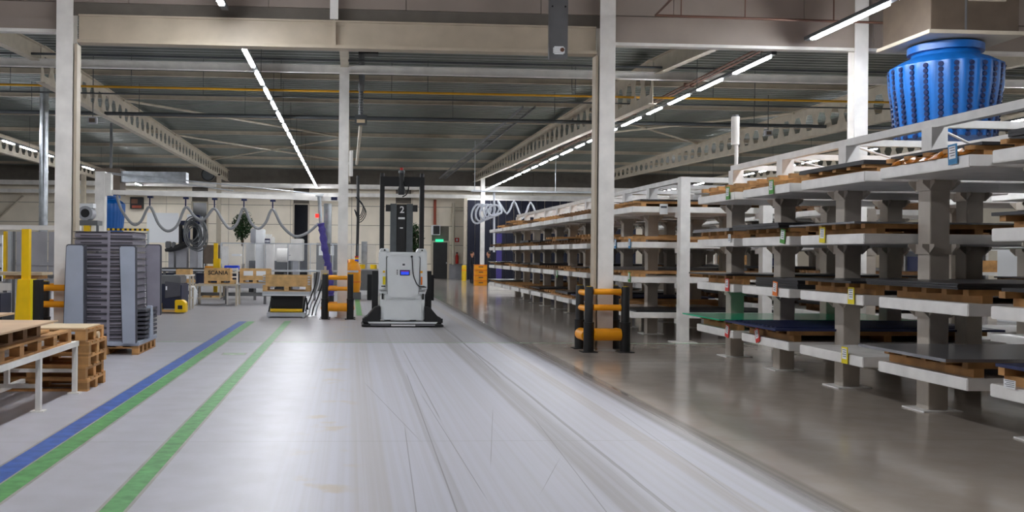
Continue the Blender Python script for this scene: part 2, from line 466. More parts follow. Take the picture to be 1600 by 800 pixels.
# castellated beams with hexagonal openings
def castellated(length, d0, d1, p=.86):
    """web hanging below z=0; depth runs from d0 (near end) to d1 (far end)"""
    b = MB(); n = int(length / p); L_ = n * p
    dep = lambda y: d0 + (d1 - d0) * y / L_
    for i in range(n):
        o = i * p + p / 2; k = len(b.v); h = dep(o); zc = -h / 2; c_ = h * .27; a_ = .30; b_ = .16
        pts = [(o - p / 2, 0), (o + p / 2, 0), (o + p / 2, -dep(o + p / 2)), (o - p / 2, -dep(o - p / 2)),
               (o - b_, zc + c_), (o + b_, zc + c_), (o + a_, zc), (o + b_, zc - c_), (o - b_, zc - c_), (o - a_, zc)]
        b.v += [(0, q[0], q[1]) for q in pts]
        b.f += [(k, k + 1, k + 5, k + 4), (k + 1, k + 6, k + 5), (k + 1, k + 2, k + 6), (k + 2, k + 7, k + 6), (k + 2, k + 3, k + 8, k + 7),
                (k + 3, k + 9, k + 8), (k + 3, k, k + 9), (k, k + 4, k + 9)]
    return b.mesh('castellated_web', 'cream_steel'), L_
for X, nm, d0, d1 in ((-16, 'leftmost', .92, .68), (-8, 'left of the jib crane', .92, .68), (-.22, 'behind the middle column', .75, .68), (8, 'above the long rack', 1.15, .5), (16, 'right of the long row of lamps', 1.15, .5), (24, 'rightmost', 1.15, .5)):
    web_me, blen = castellated(36.6, d0, d1)
    t = thing('castellated_beam', 'cream roof beam with hexagonal web openings, %s' % nm, 'beam', (X, 24.35, 6.88), 0, 'castellated roof beams')
    wv = inst('web', web_me, t)
    so = wv.modifiers.new('thick', 'SOLIDIFY'); so.thickness = .02; so.offset = 0
    MB().prism([(0, -d0), (blen, -d1), (blen, -d1 - .025), (0, -d0 - .025)], -.11, .11, 'x').build('flange', 'cream_steel', t)
    bx('flange', -.11, .11, 0, blen, 0, .02, 'cream_steel', t)
for i, Y in enumerate((28.3, 32.6, 37, 42, 47.5, 53, 58)):
    o = ibeam('roof_purlin', XL, XR, Y, 6.905, 7.06, .1, 'cream_steel', tw=.01, tf=.014)
    tag(o, 'cream steel purlin across the roof, %s counting from the front' % ORD[i], 'beam', 'roof purlins')
o = ibeam('tie_beam', XL, XR, 23.95, 6.27, 6.47, .16, 'white_paint'); tag(o, 'white tie beam across the hall along the middle column row', 'beam')
for z0, z1, Y, lab in ((5.72, 6.0, 59.2, 'upper'), (5.24, 5.47, 59.6, 'lower')):
    o = MB().box(XL, XR, Y - .12, Y + .12, z0, z1).build('wall_rail', 'white_paint'); tag(o, 'long white beam along the back wall, %s of two' % lab, 'beam')
# bracing rods in the roof
for i, (p, q) in enumerate((((-7.9, 42, 6.85), (-.3, 53, 6.85)), ((-.3, 42, 6.85), (-7.9, 53, 6.85)), ((-7.9, 32.6, 6.85), (-.3, 42, 6.85)), ((8.1, 32.6, 6.85), (15.9, 42, 6.85)), ((15.9, 32.6, 6.85), (8.1, 42, 6.85)))):
    o = tubeo('brace_rod', [p, q], .045, 'cream_steel'); tag(o, 'slanting roof bracing rod, %s counting from the left' % ORD[i], 'brace', 'roof bracing rods')
# wall bracing far left
for p, q, l in (((-26, 60.8, .4), (-21, 60.8, 5.1), 'rising to the right'), ((-21, 60.8, .4), (-26, 60.8, 5.1), 'falling to the right')):
    tag(tubeo('wall_brace', [p, q], .07, 'cream_steel'), 'diagonal steel brace on the far left back wall, ' + l, 'brace')

# pipes and conduits under the roof
def run_x(name, Y, z, r, m, label, x0=XL, x1=XR, dz=0, hang=0):
    t = thing(name, label, 'pipe', (0, Y, z))
    MB().tube([(x0, 0, 0), (x1, 0, dz)], r, 8).build('pipe', m, t, smooth=True)
    if hang:
        x = x0 + 1.3
        while x < x1:
            zz = dz * (x - x0) / (x1 - x0)
            bx('hanger', x - .008, x + .008, -.008, .008, zz + r * .5, deck_z(Y) - z, 'conduit', t); x += hang
    return t
run_x('gas_pipe', 26, 6.16, .032, 'gas_pipe', 'yellow gas pipe running across the hall under the roof', hang=4.1)
run_x('conduit_pipe', 26.4, 6.04, .022, 'conduit', 'thin dark pipe just below the yellow gas pipe', hang=5.3)
run_x('conduit_pipe', 23.6, 6.53, .03, 'conduit', 'dark pipe lying along the white tie beam', x0=XL)
run_x('cable_tray_pipe', 30.5, 6.08, .06, 'conduit', 'grey conduit hung on rods behind the yellow gas pipe', hang=3.4)
for dx, l in ((0, 'left'), (.16, 'right')):
    t = thing('sprinkler_pipe', 'brown sprinkler pipe running back above the long rack, %s of the pair' % l, 'pipe', (8.85 + dx, 16.2, 6.2))
    MB().tube([(0, 0, 0), (0, 34, 0)], .03, 8).build('pipe', 'sprinkler', t, smooth=True)
    for k in range(6): bx('clamp', -.05, .05, 3 + k * 5, 3.06 + k * 5, -.05, .06, 'sprinkler', t)
t = thing('cable_tray', 'grey cable tray running back under the roof', 'tray', (5.75, 30, 6.42))
for sx in (-.2, .2): bx('side_rail', sx - .015, sx + .015, 0, 29, 0, .09, 'grey_steel', t)
for k in range(48): bx('rung', -.185, .185, .3 + k * .6, .34 + k * .6, .01, .03, 'grey_steel', t)
t = thing('sprinkler_pipe', 'brown sprinkler pipe bent along the header wall at upper right', 'pipe')
p0 = at(1024, 24, 15.4); p1 = at(1060, -12, 13.6); p2 = at(1420, 37, 15.4)
MB().tube([p1, p0, p2], .022, 8).build('pipe', 'sprinkler', t, smooth=True)
for fx in (.1, .35, .7):
    q = p0.lerp(p2, fx); bx('hanger', q.x - .008, q.x + .008, q.y - .008, q.y + .008, q.z, 8.6, 'sprinkler', t)
t = thing('exhaust_pipe', 'dark hanging exhaust pipe right of the middle column', 'pipe', (.22, 25, 0))
MB().tube([(0, 0, 7.05), (.02, 0, 6.3), (0, 0, 6.0)], .085, 10).build('pipe', 'grey_steel', t, smooth=True)
MB().tube([(0, 0, 6.0), (0, 0, 5.35)], .06, 10).build('pipe', 'conduit', t, smooth=True)
for k in range(9): MB().tube([(0, 0, 5.95 - k * .07), (0, 0, 5.92 - k * .07)], .075, 10).build('collar', 'grey_steel', t)
bx('junction_box', -.16, .16, -.16, .16, 5.1, 5.34, 'conduit', t); bx('lamp_face', -.11, .11, -.17, -.16, 5.13, 5.22, 'ply', t)
bx('top_plate', -.08, .45, -.2, .2, 6.98, 7.06, 'black', t)
MB().tube([(0, .1, 5.1), (-.05, 10, 5.0)], .05, 8).build('pipe', 'cream_steel', t, smooth=True)

# ================================================================== LIGHT ROWS
def light_row(label, X, z, segs, r0, r1, m='tube'):
    t = thing('light_row', label, 'lamp', (X, 0, z), 0, 'ceiling light rows')
    bx('rail', -.055, .055, r0, r1, .05, .11, 'conduit', t)
    for (a, b) in segs:
        bx('tube', -.04, .04, a, b, .02, .05, m, t)
    y = r0 + .6
    while y < r1:
        top = (8.6 if y < 15.8 else deck_z(y)) - z
        bx('hanger', -.006, .006, y - .006, y + .006, .12, top, 'conduit', t); y += 3.6
    return t
def segs(a, b, pat=((1.75, .75), (1.4, .7), (1.4, .7), (1.1, .75))):
    out = []; y = a; i = 0
    while y < b - .5:
        l, g = pat[i % len(pat)]; out.append((y, min(y + l, b))); y += l + g; i += 1
    return out
light_row('row of LED tubes above the walkway, left of the middle column', -2.2, 5.7, segs(18.9, 58.8), 18.2, 59)
light_row('row of LED tubes above the long storage rack', 8.5, 5.7, segs(18.5, 58.8), 18.3, 59)
light_row('row of LED tubes at far left of the hall', -13.1, 5.7, segs(20.5, 58.8), 20, 59)
light_row('row of LED tubes at far right beyond the racks', 19.6, 5.7, segs(20.5, 58.8), 20, 59)
light_row('front hall light row ending above the walkway', -2.1, 5.55, segs(4.0, 13.2) + [(13.5, 14.95)], 3.5, 15.35, 'tube_front')
light_row('front hall light row ending at the header above the rack', 7.78, 5.32, segs(5.0, 12.9) + [(13.1, 15.3)], 4.5, 15.5, 'tube_front')
light_row('front hall light row at far left', -13.0, 5.55, segs(4, 14.5), 3.5, 15.3, 'tube_front')
light_row('front hall light row at far right', 18.5, 5.45, segs(4, 14.5), 3.5, 15.3, 'tube_front')

# ================================================================== RACKS
LV = [.55, 1.235, 1.92, 2.61]      # shelf top heights
TH = .115
LVN = ['lowest', 'second', 'third', 'top']
PSX = (6.34, 7.95)                  # post rows
def shelf_mesh(x0, x1, ln): return MB().box(x0, x1, 0, ln, -TH, 0).mesh('shelf', 'rack_paint', bevel=.008)
def capital_mesh():
    b = MB(); w = .115
    prof = [(-.21, 0), (.21, 0), (.21, -.03), (.12, -.11), (-.12, -.11), (-.21, -.03)]
    for s in (-w - .008, w + .008):
        b.prism(prof, s - .008, s + .008, 'y'); b.prism(prof, s - .008, s + .008, 'x')
    return b.mesh('bracket', 'rack_post')
cap_me = capital_mesh()
post_me = {}
def post(parent, X, Y, z1, wd=.22, ped=True, m='rack_post'):
    key = (wd, round(z1, 3), m)
    if key not in post_me:
        h = wd / 2; post_me[key] = MB().box(-h, h, -h, h, .015, z1).mesh('post', m, bevel=.006)
    inst('post', post_me[key], parent, (X, Y, 0))
    if ped: bx('foot_plate', X - .22, X + .22, Y - .2, Y + .2, 0, .015, 'rack_paint', parent)
def rack(label, x0, x1, px, posts, bays, missing=(), cap=True, rail_z=3.16, brace=True, stub_lit=True):
    t = thing('storage_rack', label, 'rack')
    me = {}
    for Y in posts:
        for X in px:
            post(t, X, Y, LV[3])
            bx('top_post', X - .09, X + .09, Y - .09, Y + .09, LV[3], rail_z - .09, 'rack_paint', t)  # post stub in paler paint: strong lamplight from above put into its colour
            if cap:
                for z in LV: inst('bracket', cap_me, t, (X, Y, z - TH))
    for bi, (a, b) in enumerate(bays):
        ln = round(b - a, 3)
        if ln not in me: me[ln] = shelf_mesh(x0, x1, ln)
        for li, z in enumerate(LV):
            if (bi, li) in missing: continue
            inst('shelf', me[ln], t, (0, a, z))
    for X in px: bx('top_rail', X - .05, X + .05, posts[0] - .11, posts[-1] + .11, rail_z - .09, rail_z, 'rack_paint', t)
    for i, Y in enumerate(posts):
        bx('cross_beam', px[0] + .05, px[1] - .05, Y - .04, Y + .04, rail_z - .085, rail_z - .005, 'rack_paint', t)
        if brace and i + 1 < len(posts):
            MB().tube([(px[0] + .05, Y + .1, rail_z - .05), (px[1] - .05, posts[i + 1] - .1, rail_z - .05)], .016, 6).build('brace', 'rack_paint', t)
    return t
P = 1.745
n_posts = [9.76 + P * k for k in range(-2, 4)]
n_bays = [(n_posts[i] + .17, n_posts[i + 1] - .13) for i in range(5)]          # last bay ends at the last post
# bay numbering toward the camera: bay 4 is the farthest
near = rack('white steel sheet rack nearest the camera, right of the aisle', 5.65, 8.6, PSX, n_posts, n_bays, missing={(1, 2)} if False else {(1 + 0, 2)})
f_posts = [19.3 + P * k for k in range(10)]
f_bays = [(f_posts[k] - 1.55, f_posts[k] - .15) for k in range(10)] + [(f_posts[-1] + .17, f_posts[-1] + 1.5)]
far = rack('long white steel sheet rack running back along the aisle', 5.45, 8.6, PSX, f_posts, f_bays)
for X in PSX:   # portal end frame
    post(far, X, 17.4, 3.16, .19, m='rack_paint')
    bx('top_rail', X - .05, X + .05, 17.4, f_posts[0] - .11, 3.07, 3.16, 'rack_paint', far)
    for z in LV: bx('bracket', X - .03, X + .03, 17.49, 17.8, z - TH - .1, z - TH, 'rack_paint', far)
bx('cross_beam', PSX[0] + .095, PSX[1] - .095, 17.36, 17.44, 3.06, 3.16, 'rack_paint', far)
B0 = 3.75
near_b = rack('second white sheet rack, standing behind the nearest one', 5.65 + B0, 8.6 + B0, (PSX[0] + B0, PSX[1] + B0), n_posts, n_bays, brace=False)
far_b = rack('second long white rack, standing behind the aisle rack', 5.65 + B0, 8.6 + B0, (PSX[0] + B0, PSX[1] + B0), [17.6] + f_posts[:7], [(17.75, 19.15)] + f_bays[1:7], brace=False)

# skids and sheets on the shelves
def skid(xa, xb, ya, yb, z, label, m='wood', detail=True, group=None, hgt=.15):
    """wooden skid: three runners along the aisle, cross bearers on top"""
    t = thing('wooden_skid', label, 'pallet', (xa, ya, z), 0, group)
    L_, W_ = yb - ya, xb - xa; h1 = hgt * .55
    if detail:
        for fx in ((.01 if z < .6 else .04), .48, .92): bx('runner', fx * W_, fx * W_ + .1, 0, L_, 0, h1, m, t)
        nb = 5
        for k in range(nb):
            yy = k * (L_ - .08) / (nb - 1); bx('bearer', -.03, W_ + .06, yy, yy + .08, h1, hgt, m, t)
    else:
        b = MB()
        for fx in (.05, .48, .92): b.box(fx * W_, fx * W_ + .1, 0, L_, 0, h1)
        for k in range(5):
            yy = k * (L_ - .08) / 4; b.box(-.03, W_ + .06, yy, yy + .08, h1, hgt)
        b.build('timber', m, t)
    return t
def sheets(xa, xb, ya, yb, z, th, m, label, n=1, cat='metal sheets', name='sheet_stack', group=None):
    t = thing(name, label, cat, (xa, ya, z), 0, group)
    for k in range(n):
        j = random.uniform(-.015, .015) if n > 1 else 0
        bx('sheet', j, xb - xa + j, j, yb - ya + j, k * th / n, (k + 1) * th / n - (.002 if n > 1 else 0), m, t)
    return t
BAYN = ['closest bay', 'glossy sheet bay', 'bare shelf bay', 'navy sheet bay', 'green sheet bay']
def lab(what, li, bi): return '%s on %s shelf, near rack, %s' % (what, LVN[li], BAYN[bi])
def load(bi, li, th=.03, m='steel_dark', kind='dark steel sheet', over=(.25, .0, .0), n=1, wood='wood', sk=True, xb=8.5, hgt=None):
    hgt = hgt or (.15, .13, .11, .09)[li]
    a, b = n_bays[bi]; z = LV[li]
    if sk: skid(5.72, 8.3, a + .05, b - .05, z, lab('wooden skid', li, bi), wood, True, 'skids on the near rack', hgt)
    if th: sheets(5.65 - over[0], xb, a - over[1], b + over[2], z + (hgt if sk else 0), th, m, lab(kind, li, bi), n, group='sheet stacks on the near rack')
# lowest shelf
load(0, 0, .03, 'sheet_blue', 'blue sheet', over=(-.05, .0, .0))
load(1, 0, .03, 'steel_sheet', 'glossy grey steel sheet', over=(.22, .02, .0))
load(3, 0, .03, 'sheet_blue', 'navy ribbed sheet', over=(.22, .1, .06), n=2)
load(4, 0, .02, 'sheet_green', 'bright green sheet', over=(.22, .02, .06))
# ridges of the navy sheet
t = thing('corrugated_sheet', 'navy corrugated sheet lying on top of the navy sheet stack', 'metal sheets', (5.5, n_bays[3][0], LV[0] + .181))
for k in range(11): bx('ridge', 0, 2.7, .03 + k * .125, .08 + k * .125, 0, .012, 'sheet_blue', t)
# second shelf
load(0, 1, .03, 'steel_dark', 'dark grey sheet', over=(-.1, 0, 0))
load(1, 1, .06, 'steel_dark', 'thick dark steel slab', over=(.1, .0, .06), n=3)
load(2, 1, .025, 'steel_dark', 'thin grey steel sheet', over=(.16, .03, .06))
load(3, 1, .13, 'sheet_black', 'tall black stack of sheets', over=(-.12, .0, -.2), n=4, sk=False)
load(4, 1, .025, 'steel_dark', 'thin dark steel sheet', over=(.12, .02, .05))
# third shelf
load(0, 2, .03, 'steel_dark', 'grey sheet', over=(.0, 0, 0))
load(2, 2, .02, 'steel_sheet', 'thin steel sheet', over=(.12, .02, .06))
load(3, 2, .07, 'steel_dark', 'thick grey steel slab', over=(.12, -.05, .06), n=2)
load(4, 2, .05, 'steel_sheet', 'pale steel slab', over=(.05, -.05, .05), n=2)
# top shelf
load(0, 3, .09, 'sheet_black', 'thick black slab', over=(-.15, 0, .0), n=3)
load(1, 3, .03, 'sheet_black', 'black slab wrapped in brown paper', over=(-.12, .0, .0), hgt=.09)
load(2, 3, .05, 'sheet_black', 'flat black slab', over=(.0, -.02, .06), n=2, hgt=.08)
load(3, 3, 0, hgt=.13); load(4, 3, 0, hgt=.13)
# crumpled amber wrapping paper
b = MB(); a0, a1 = n_bays[1]; nn = 26
for i in range(nn + 1):
    for j in range(3):
        b.v.append((5.64 + .05 * j + random.uniform(-.03, .03), a0 + .05 + (a1 - a0 - .25) * i / nn, LV[3] + .005 + [.0, .05, .085][j] * random.uniform(.55, 1)))
for i in range(nn):
    for j in range(2): b.f.append((i * 3 + j, i * 3 + j + 1, i * 3 + j + 4, i * 3 + j + 3))
o = b.build('wrapping_paper', 'amber_paper'); so = o.modifiers.new('thick', 'SOLIDIFY'); so.thickness = .004
tag(o, 'crumpled amber wrapping paper hanging at the top shelf edge', 'paper')

# long rack loads
FM = ['steel_dark', 'sheet_black', 'steel_sheet', 'sheet_black', 'steel_dark']
FK = {'steel_dark': 'dark steel sheet', 'sheet_black': 'black sheet', 'steel_sheet': 'grey steel sheet', 'sheet_blue': 'navy sheet'}
for bi, (a, b) in enumerate(f_bays):
    for li, z in enumerate(LV):
        r = random.random(); detail = bi < 4
        where = 'on %s shelf of the long rack, %s bay from its end' % (LVN[li], ORD[bi])
        if li == 0 and bi == 0:
            sheets(5.55, 8.5, a + .02, b - .02, z, .03, 'sheet_black', 'flat black sheet ' + where, group='sheet stacks on the long rack'); continue
        if r < .1 and bi > 1: continue
        skid(5.52, 8.3, a + .04, b - .04, z, 'wooden skid ' + where, 'wood' if random.random() < .6 else 'wood_old', detail, 'skids on the long rack', .11)
        if random.random() < (.55 if li < 3 else .3):
            m = 'sheet_blue' if (li == 0 and bi == 2) else random.choice(FM)
            sheets(5.42 if li < 3 else 5.6, 8.5, a, b, z + .11, random.choice((.02, .03, .06)), m, FK[m] + ' ' + where, group='sheet stacks on the long rack')
        elif li in (2, 3) and random.random() < .35:
            skid(5.55, 8.3, a + .06, b - .06, z + .11, 'upper wooden skid stacked ' + where, 'wood', detail, 'skids on the long rack', .11)
# loads on the racks behind
def back_loads(bays, who, sel, grp):
    for bi, (a, b) in enumerate(bays):
        for li, z in enumerate(LV):
            if random.random() > sel: continue
            where = 'on %s shelf of %s, %s bay' % (LVN[li], who, ORD[bi])
            skid(5.75 + B0, 8.3 + B0, a + .04, b - .04, z, 'wooden skid ' + where, 'wood_old', False, grp + ' skids', .14)
            if random.random() < .7:
                m = random.choice(FM); sheets(5.7 + B0, 8.5 + B0, a, b, z + .14, random.choice((.02, .05)), m, FK[m] + ' ' + where, group=grp + ' sheets')
back_loads(n_bays, 'the rack behind the nearest one', .6, 'second near rack')
back_loads(([(17.75, 19.15)] + f_bays[1:7]), 'the second long rack', .6, 'second long rack')

# colour-framed placards hanging on the shelf edges
def placard(x, y, col, where, X=5.64, wd=.13, ht=.19, tilt=0):
    p = atX(x, y, X)
    if X < 5.6:
        a, b = min(f_bays, key=lambda q: abs((q[0] + q[1]) / 2 - p.y)); p.y = min(max(p.y, a + .12), b - .12)
    else:
        a, b = min(n_bays, key=lambda q: abs((q[0] + q[1]) / 2 - p.y)); p.y = min(max(p.y, a + .08), b - .08)
    zs = min(LV, key=lambda q: abs(q - .06 - p.z)); p.z = min(max(p.z, zs - .09), zs + .02)
    t = thing('shelf_placard', where, 'label', (X - .004, p.y, p.z), 0, 'placards on shelf edges')
    t.rotation_euler = (tilt, 0, 0)
    if col: bx('backing', -.008, -.002, -wd / 2, wd / 2, -ht / 2, ht / 2, col, t)
    pap = box('paper', -.011, -.008, -wd * .36, wd * .36, -ht * .22, ht * .40, 'paper', t, 0)
    for k in range(4): bx('print_line', -.0125, -.011, -wd * .3, wd * (.28 - .1 * (k % 2)), ht * (.3 - .13 * k), ht * (.34 - .13 * k), 'print', pap)
for a in ((1137, 517, 'tag_red', 'red placard on lowest shelf under the green sheet', .2), (1184, 524, 'tag_red', 'tilted red placard under the navy sheets', -.35), (1321, 555, 'tag_yellow', 'yellow placard on the bare lowest shelf', 0),
          (1137, 445, 'tag_red', 'red placard on second shelf of near rack', 0), (1212, 451, 'tag_orange', 'orange placard on second shelf of near rack', .1), (1331, 462, 'tag_yellow', 'yellow placard on second shelf of near rack', 0),
          (1141, 374, None, 'plain white placard on third shelf of near rack', 0), (1224, 369, 'tag_green', 'green placard on third shelf of near rack', .15), (1286, 367, 'tag_yellow', 'yellow placard on third shelf of near rack', .05),
          (1138, 302, 'tag_green', 'green placard on top shelf at far end of near rack', 0), (1206, 292, 'tag_green', 'green placard on top shelf, nearer of the two green ones', 0), (1490, 241, 'tag_blue', 'blue placard on top shelf beside the amber paper', -.05)):
    placard(*a[:4], tilt=a[4])
for a in ((1003, 380, 'tag_blue', 'blue placard on third shelf at front of long rack'), (962, 381, 'tag_blue', 'blue placard on third shelf beside the guarded column'),
          (996, 434, 'tag_green', 'green placard on second shelf of long rack, nearest'), (992, 487, None, 'white placard on lowest shelf of long rack'),
          (870, 436, 'tag_green', 'green placard on second shelf of long rack, farther'), (835, 433, None, 'white placard on second shelf, middle of long rack')):
    placard(*a[:4], X=5.44)
p = at(1037, 320, 17.74)
t = thing('shelf_placard', 'white placard on the top shelf end of the long rack', 'label', (p.x, 17.738, 2.56), 0, 'placards on shelf edges')
bx('paper', -.08, .08, -.006, 0, -.1, .1, 'paper', t); bx('print_line', -.06, .06, -.008, -.006, .02, .06, 'print', t)
p = at(1580, 578, 7.9)
placard(1580, 578, None, 'white paper label at the bottom right shelf', wd=.2, ht=.12)

# white tube lamp on the near rack's end post
t = thing('signal_tube', 'white cylinder on a thin post at the end of the near rack', 'signal', (6.34, n_posts[-1], 3.16))
MB().tube([(0, 0, 0), (0, 0, .38)], .03, 10).build('stem', 'white_paint', t, smooth=True)
MB().tube([(-.02, 0, .34), (-.02, 0, .80)], .065, 16).build('cylinder', 'white_paint', t, smooth=True)
MB().tube([(-.02, 0, .80), (-.02, 0, .83)], .05, 16).build('cap', 'grey_steel', t, smooth=True)

# ================================================================== COLUMN GUARDS
def guard(label, X, Y, s=.315):
    t = thing('column_guard', label, 'guard', (X, Y, 0), 0, 'column guards')
    for sx in (-1, 1):
        for sy in (-1, 1):
            q = thing_part('post', t, (sx * s, sy * s, 0))
    return t
low_me = MB().lathe([(.088, .012), (.088, .48), (.092, .49), (.092, .51), (.07, .512)], 16).mesh('guard_sleeve', 'black', True)
up_me = MB().lathe([(.072, .51), (.072, 1.1), (.066, 1.115)], 16).mesh('guard_post', 'black', True)
cap_o = MB().lathe([(.05, 1.115), (.05, 1.121)], 12).mesh('guard_cap', 'yellow')
foot_g = MB().box(-.13, .13, -.13, .13, 0, .012).mesh('guard_foot', 'black')
def thing_part(name, parent, loc):
    inst('sleeve', low_me, parent, loc)
    o = inst('post', up_me, parent, loc); inst('cap', cap_o, o); inst('foot_plate', foot_g, parent, loc)
    return o
for label, X, Y in (('black and yellow column guard standing next to the long rack', 4.36, YF), ('black and yellow column guard at middle column beside lift table', -.33, 23.4), ('black and yellow column guard left, behind the yellow safety pillar', -4.9, YF)):
    t = guard(label, X, Y)
    s = .315
    for z, r in ((1.03, .052), (.76, .052), (.30, .105)):
        for sgn in (-1, 1):
            MB().tube([(-s + .08, sgn * s, z), (s - .08, sgn * s, z)], r, 16).build('rail', 'amber', t, smooth=True)
            MB().tube([(sgn * s, -s + .08, z - .03), (sgn * s, s - .08, z - .03)], r, 16).build('rail', 'amber', t, smooth=True)

# ================================================================== AGV FORKLIFT
t = thing('automated_forklift', 'pale grey driverless forklift with black mast in the middle of the lane', 'forklift', (1.16, 20.75, 0))
def oct_body(w, d, c, z0, z1): return MB().prism([(-w / 2 + c, 0), (w / 2 - c, 0), (w / 2, c), (w / 2, d), (-w / 2, d), (-w / 2, c)], z0, z1, 'z')
oct_body(1.0, .95, .1, .16, .72).build('lower_body', 'agv_white', t, bevel=.015)
MB().prism([(-.5, .72), (.5, .72), (.535, .82), (.52, 1.68), (-.52, 1.68), (-.535, .82)], .02, .95, 'y').build('upper_body', 'agv_white', t, bevel=.02)
cov = MB().prism([(-.37, 1.58), (.37, 1.58), (.34, .75), (.28, .64), (-.28, .64), (-.34, .75)], -.09, .05, 'y').build('front_cover', 'agv_white', t, bevel=.03)
for sx in (-1, 1):
    MB().prism([(sx * .375, 1.56), (sx * .345, .745), (sx * .355, .745), (sx * .387, 1.56)], -.052, -.03, 'y').build('cover_seam_shade', 'grey_steel', t)  # dark seam strips that also paint shading along the cover edges
    MB().prism([(sx * .37, 1.70), (sx * .53, 1.70), (sx * .545, .84), (sx * .40, .84), (sx * .37, 1.55)], -.045, .1, 'y').build('side_pillar', 'agv_white', t, bevel=.015)
    sh = MB().prism([(sx * .30, 1.68), (sx * .34, 1.76), (sx * .50, 1.76), (sx * .53, 1.68)], -.03, .5, 'y').build('shoulder', 'agv_white', t, bevel=.01)
    MB().tube([(sx * .42, -.035, 1.72), (sx * .42, -.05, 1.72)], .018, 10).build('bolt', 'black', sh)
    bx('slot', sx * .44 - .045, sx * .44 + .045, -.05, -.03, .90, .925, 'black', t)
    bx('slot', sx * .455 - .02, sx * .455 + .02, -.012, .05, .62, .75, 'black', t)
    # outrigger with laser scanner
    MB().prism([(sx * .50, .06), (sx * .88, .06), (sx * .88, .2), (sx * .8, .23), (sx * .62, .44), (sx * .50, .46)], .02, .5, 'y').build('outrigger', 'black', t, bevel=.015)
    bx('scanner', sx * .78, sx * .9, -.03, .12, .10, .19, 'rubber', t)
    bx('side_leg', sx * .54, sx * .68, .45, .65, .3, 1.25, 'black', t)
    bx('side_box', sx * .66, sx * .78, .95, 1.2, .55, 1.15, 'rubber', t)
    MB().tube([(sx * .46, .7, 1.6), (sx * .46, .7, 3.42)], .05, 4).build('mast_post', 'black', t)
    bx('mast_channel', sx * .46 - .05, sx * .46 + .05, .62, .82, 1.5, 3.42, 'black', t)
    MB().tube([(sx * .46, .72, 3.42), (sx * .46, .72, 3.50)], .05, 12).build('mast_cap', 'black', t, smooth=True)
    bx('warning_mark', sx * .42 - .035, sx * .42 + .015, -.052, -.045, 1.215, 1.26, 'yellow', t)
    bx('fork', sx * .3 - .07, sx * .3 + .07, .95, 2.1, .06, .13, 'black', t)
MB().prism([(-.40, 1.58), (-.36, 1.66), (.36, 1.66), (.40, 1.58)], -.07, .3, 'y').build('top_cover', 'agv_white', t, bevel=.012)
bx('top_crossbar', -.46, .46, .66, .78, 3.2, 3.42, 'black', t)
hb = MB().tube([(-.02, .6, 3.0), (-.02, .6, 3.1), (-.02, .6, 3.2), (-.02, .6, 3.5)], [.07, .09, .06, .06], 12).build('navigation_head', 'black', t, smooth=True)
MB().tube([(-.02, .6, 3.50), (-.02, .6, 3.56)], [.08, .07], 12).build('scanner_ring', 'conduit', t, smooth=True)
MB().tube([(-.02, .6, 3.56), (-.02, .6, 3.62)], .04, 10).build('beacon', 'red', t, smooth=True)
MB().tube(catmull([(.02, .58, 3.3), (.14, .56, 3.2), (.1, .56, 3.02), (0, .58, 2.95)], 5), .015, 6).build('cable', 'rubber', t, smooth=True)
MB().prism([(-.92, .0 + .015), (.92, .015), (.92, .05), (.85, .075), (-.85, .075), (-.92, .05)], -.07, .9, 'y').build('skirt', 'black', t, bevel=.01)
MB().prism([(-.75, .08), (.75, .08), (.78, .115), (-.78, .115)], -.05, .4, 'y').build('bumper_strip', 'agv_white', t)
bx('bumper_plate', -.26, .28, -.085, -.07, .03, .062, 'agv_white', t)
for sx in (-1, 1): bx('bumper_line', sx * .5 - .22, sx * .5 + .22, -.078, -.07, .045, .058, 'grey_panel', t)
sc_ = box('display', -.075, .145, -.105, -.088, 1.16, 1.28, 'black', t, 0)
bx('screen_face', -.055, .125, -.108, -.105, 1.175, 1.265, 'screen', sc_)
MB().prism([(-.5, .80), (.5, .80), (.5, .81), (-.5, .81)], -.002, .02, 'y').build('body_seam', 'grey_steel', t)
bx('screen_bar', -.05, .12, -.1095, -.108, 1.245, 1.262, 'red', sc_)
for q in (1.20, 1.24, 1.28): MB().tube([(-.135, -.088, q - .01), (-.135, -.105, q - .01)], .014, 10).build('button', 'black', t)
ps = box('paper_sheet', -.045, .06, -.095, -.089, 1.34, 1.46, 'paper', t, 0); bx('print_line', -.02, .035, -.0965, -.095, 1.38, 1.42, 'print', ps)
bx('light_strip', -.455, -.395, -.053, -.045, .95, 1.13, 'tag_yellow', t)
bx('light_strip', .395, .43, -.053, -.045, .95, 1.13, 'orange', t)
MB().tube([(.40, -.047, 1.235), (.40, -.07, 1.235)], .022, 10).build('stop_button', 'amber', t)
MB().tube(catmull([(.19, -.095, 1.58), (.2, -.11, 1.45), (.22, -.11, 1.2), (.28, -.11, 1.02), (.36, -.09, .92), (.52, -.06, .90)], 6), .012, 6).build('cable', 'black', t, smooth=True)
MB().tube([(.185, -.088, 1.58), (.185, -.12, 1.58)], .025, 10).build('socket', 'black', t)

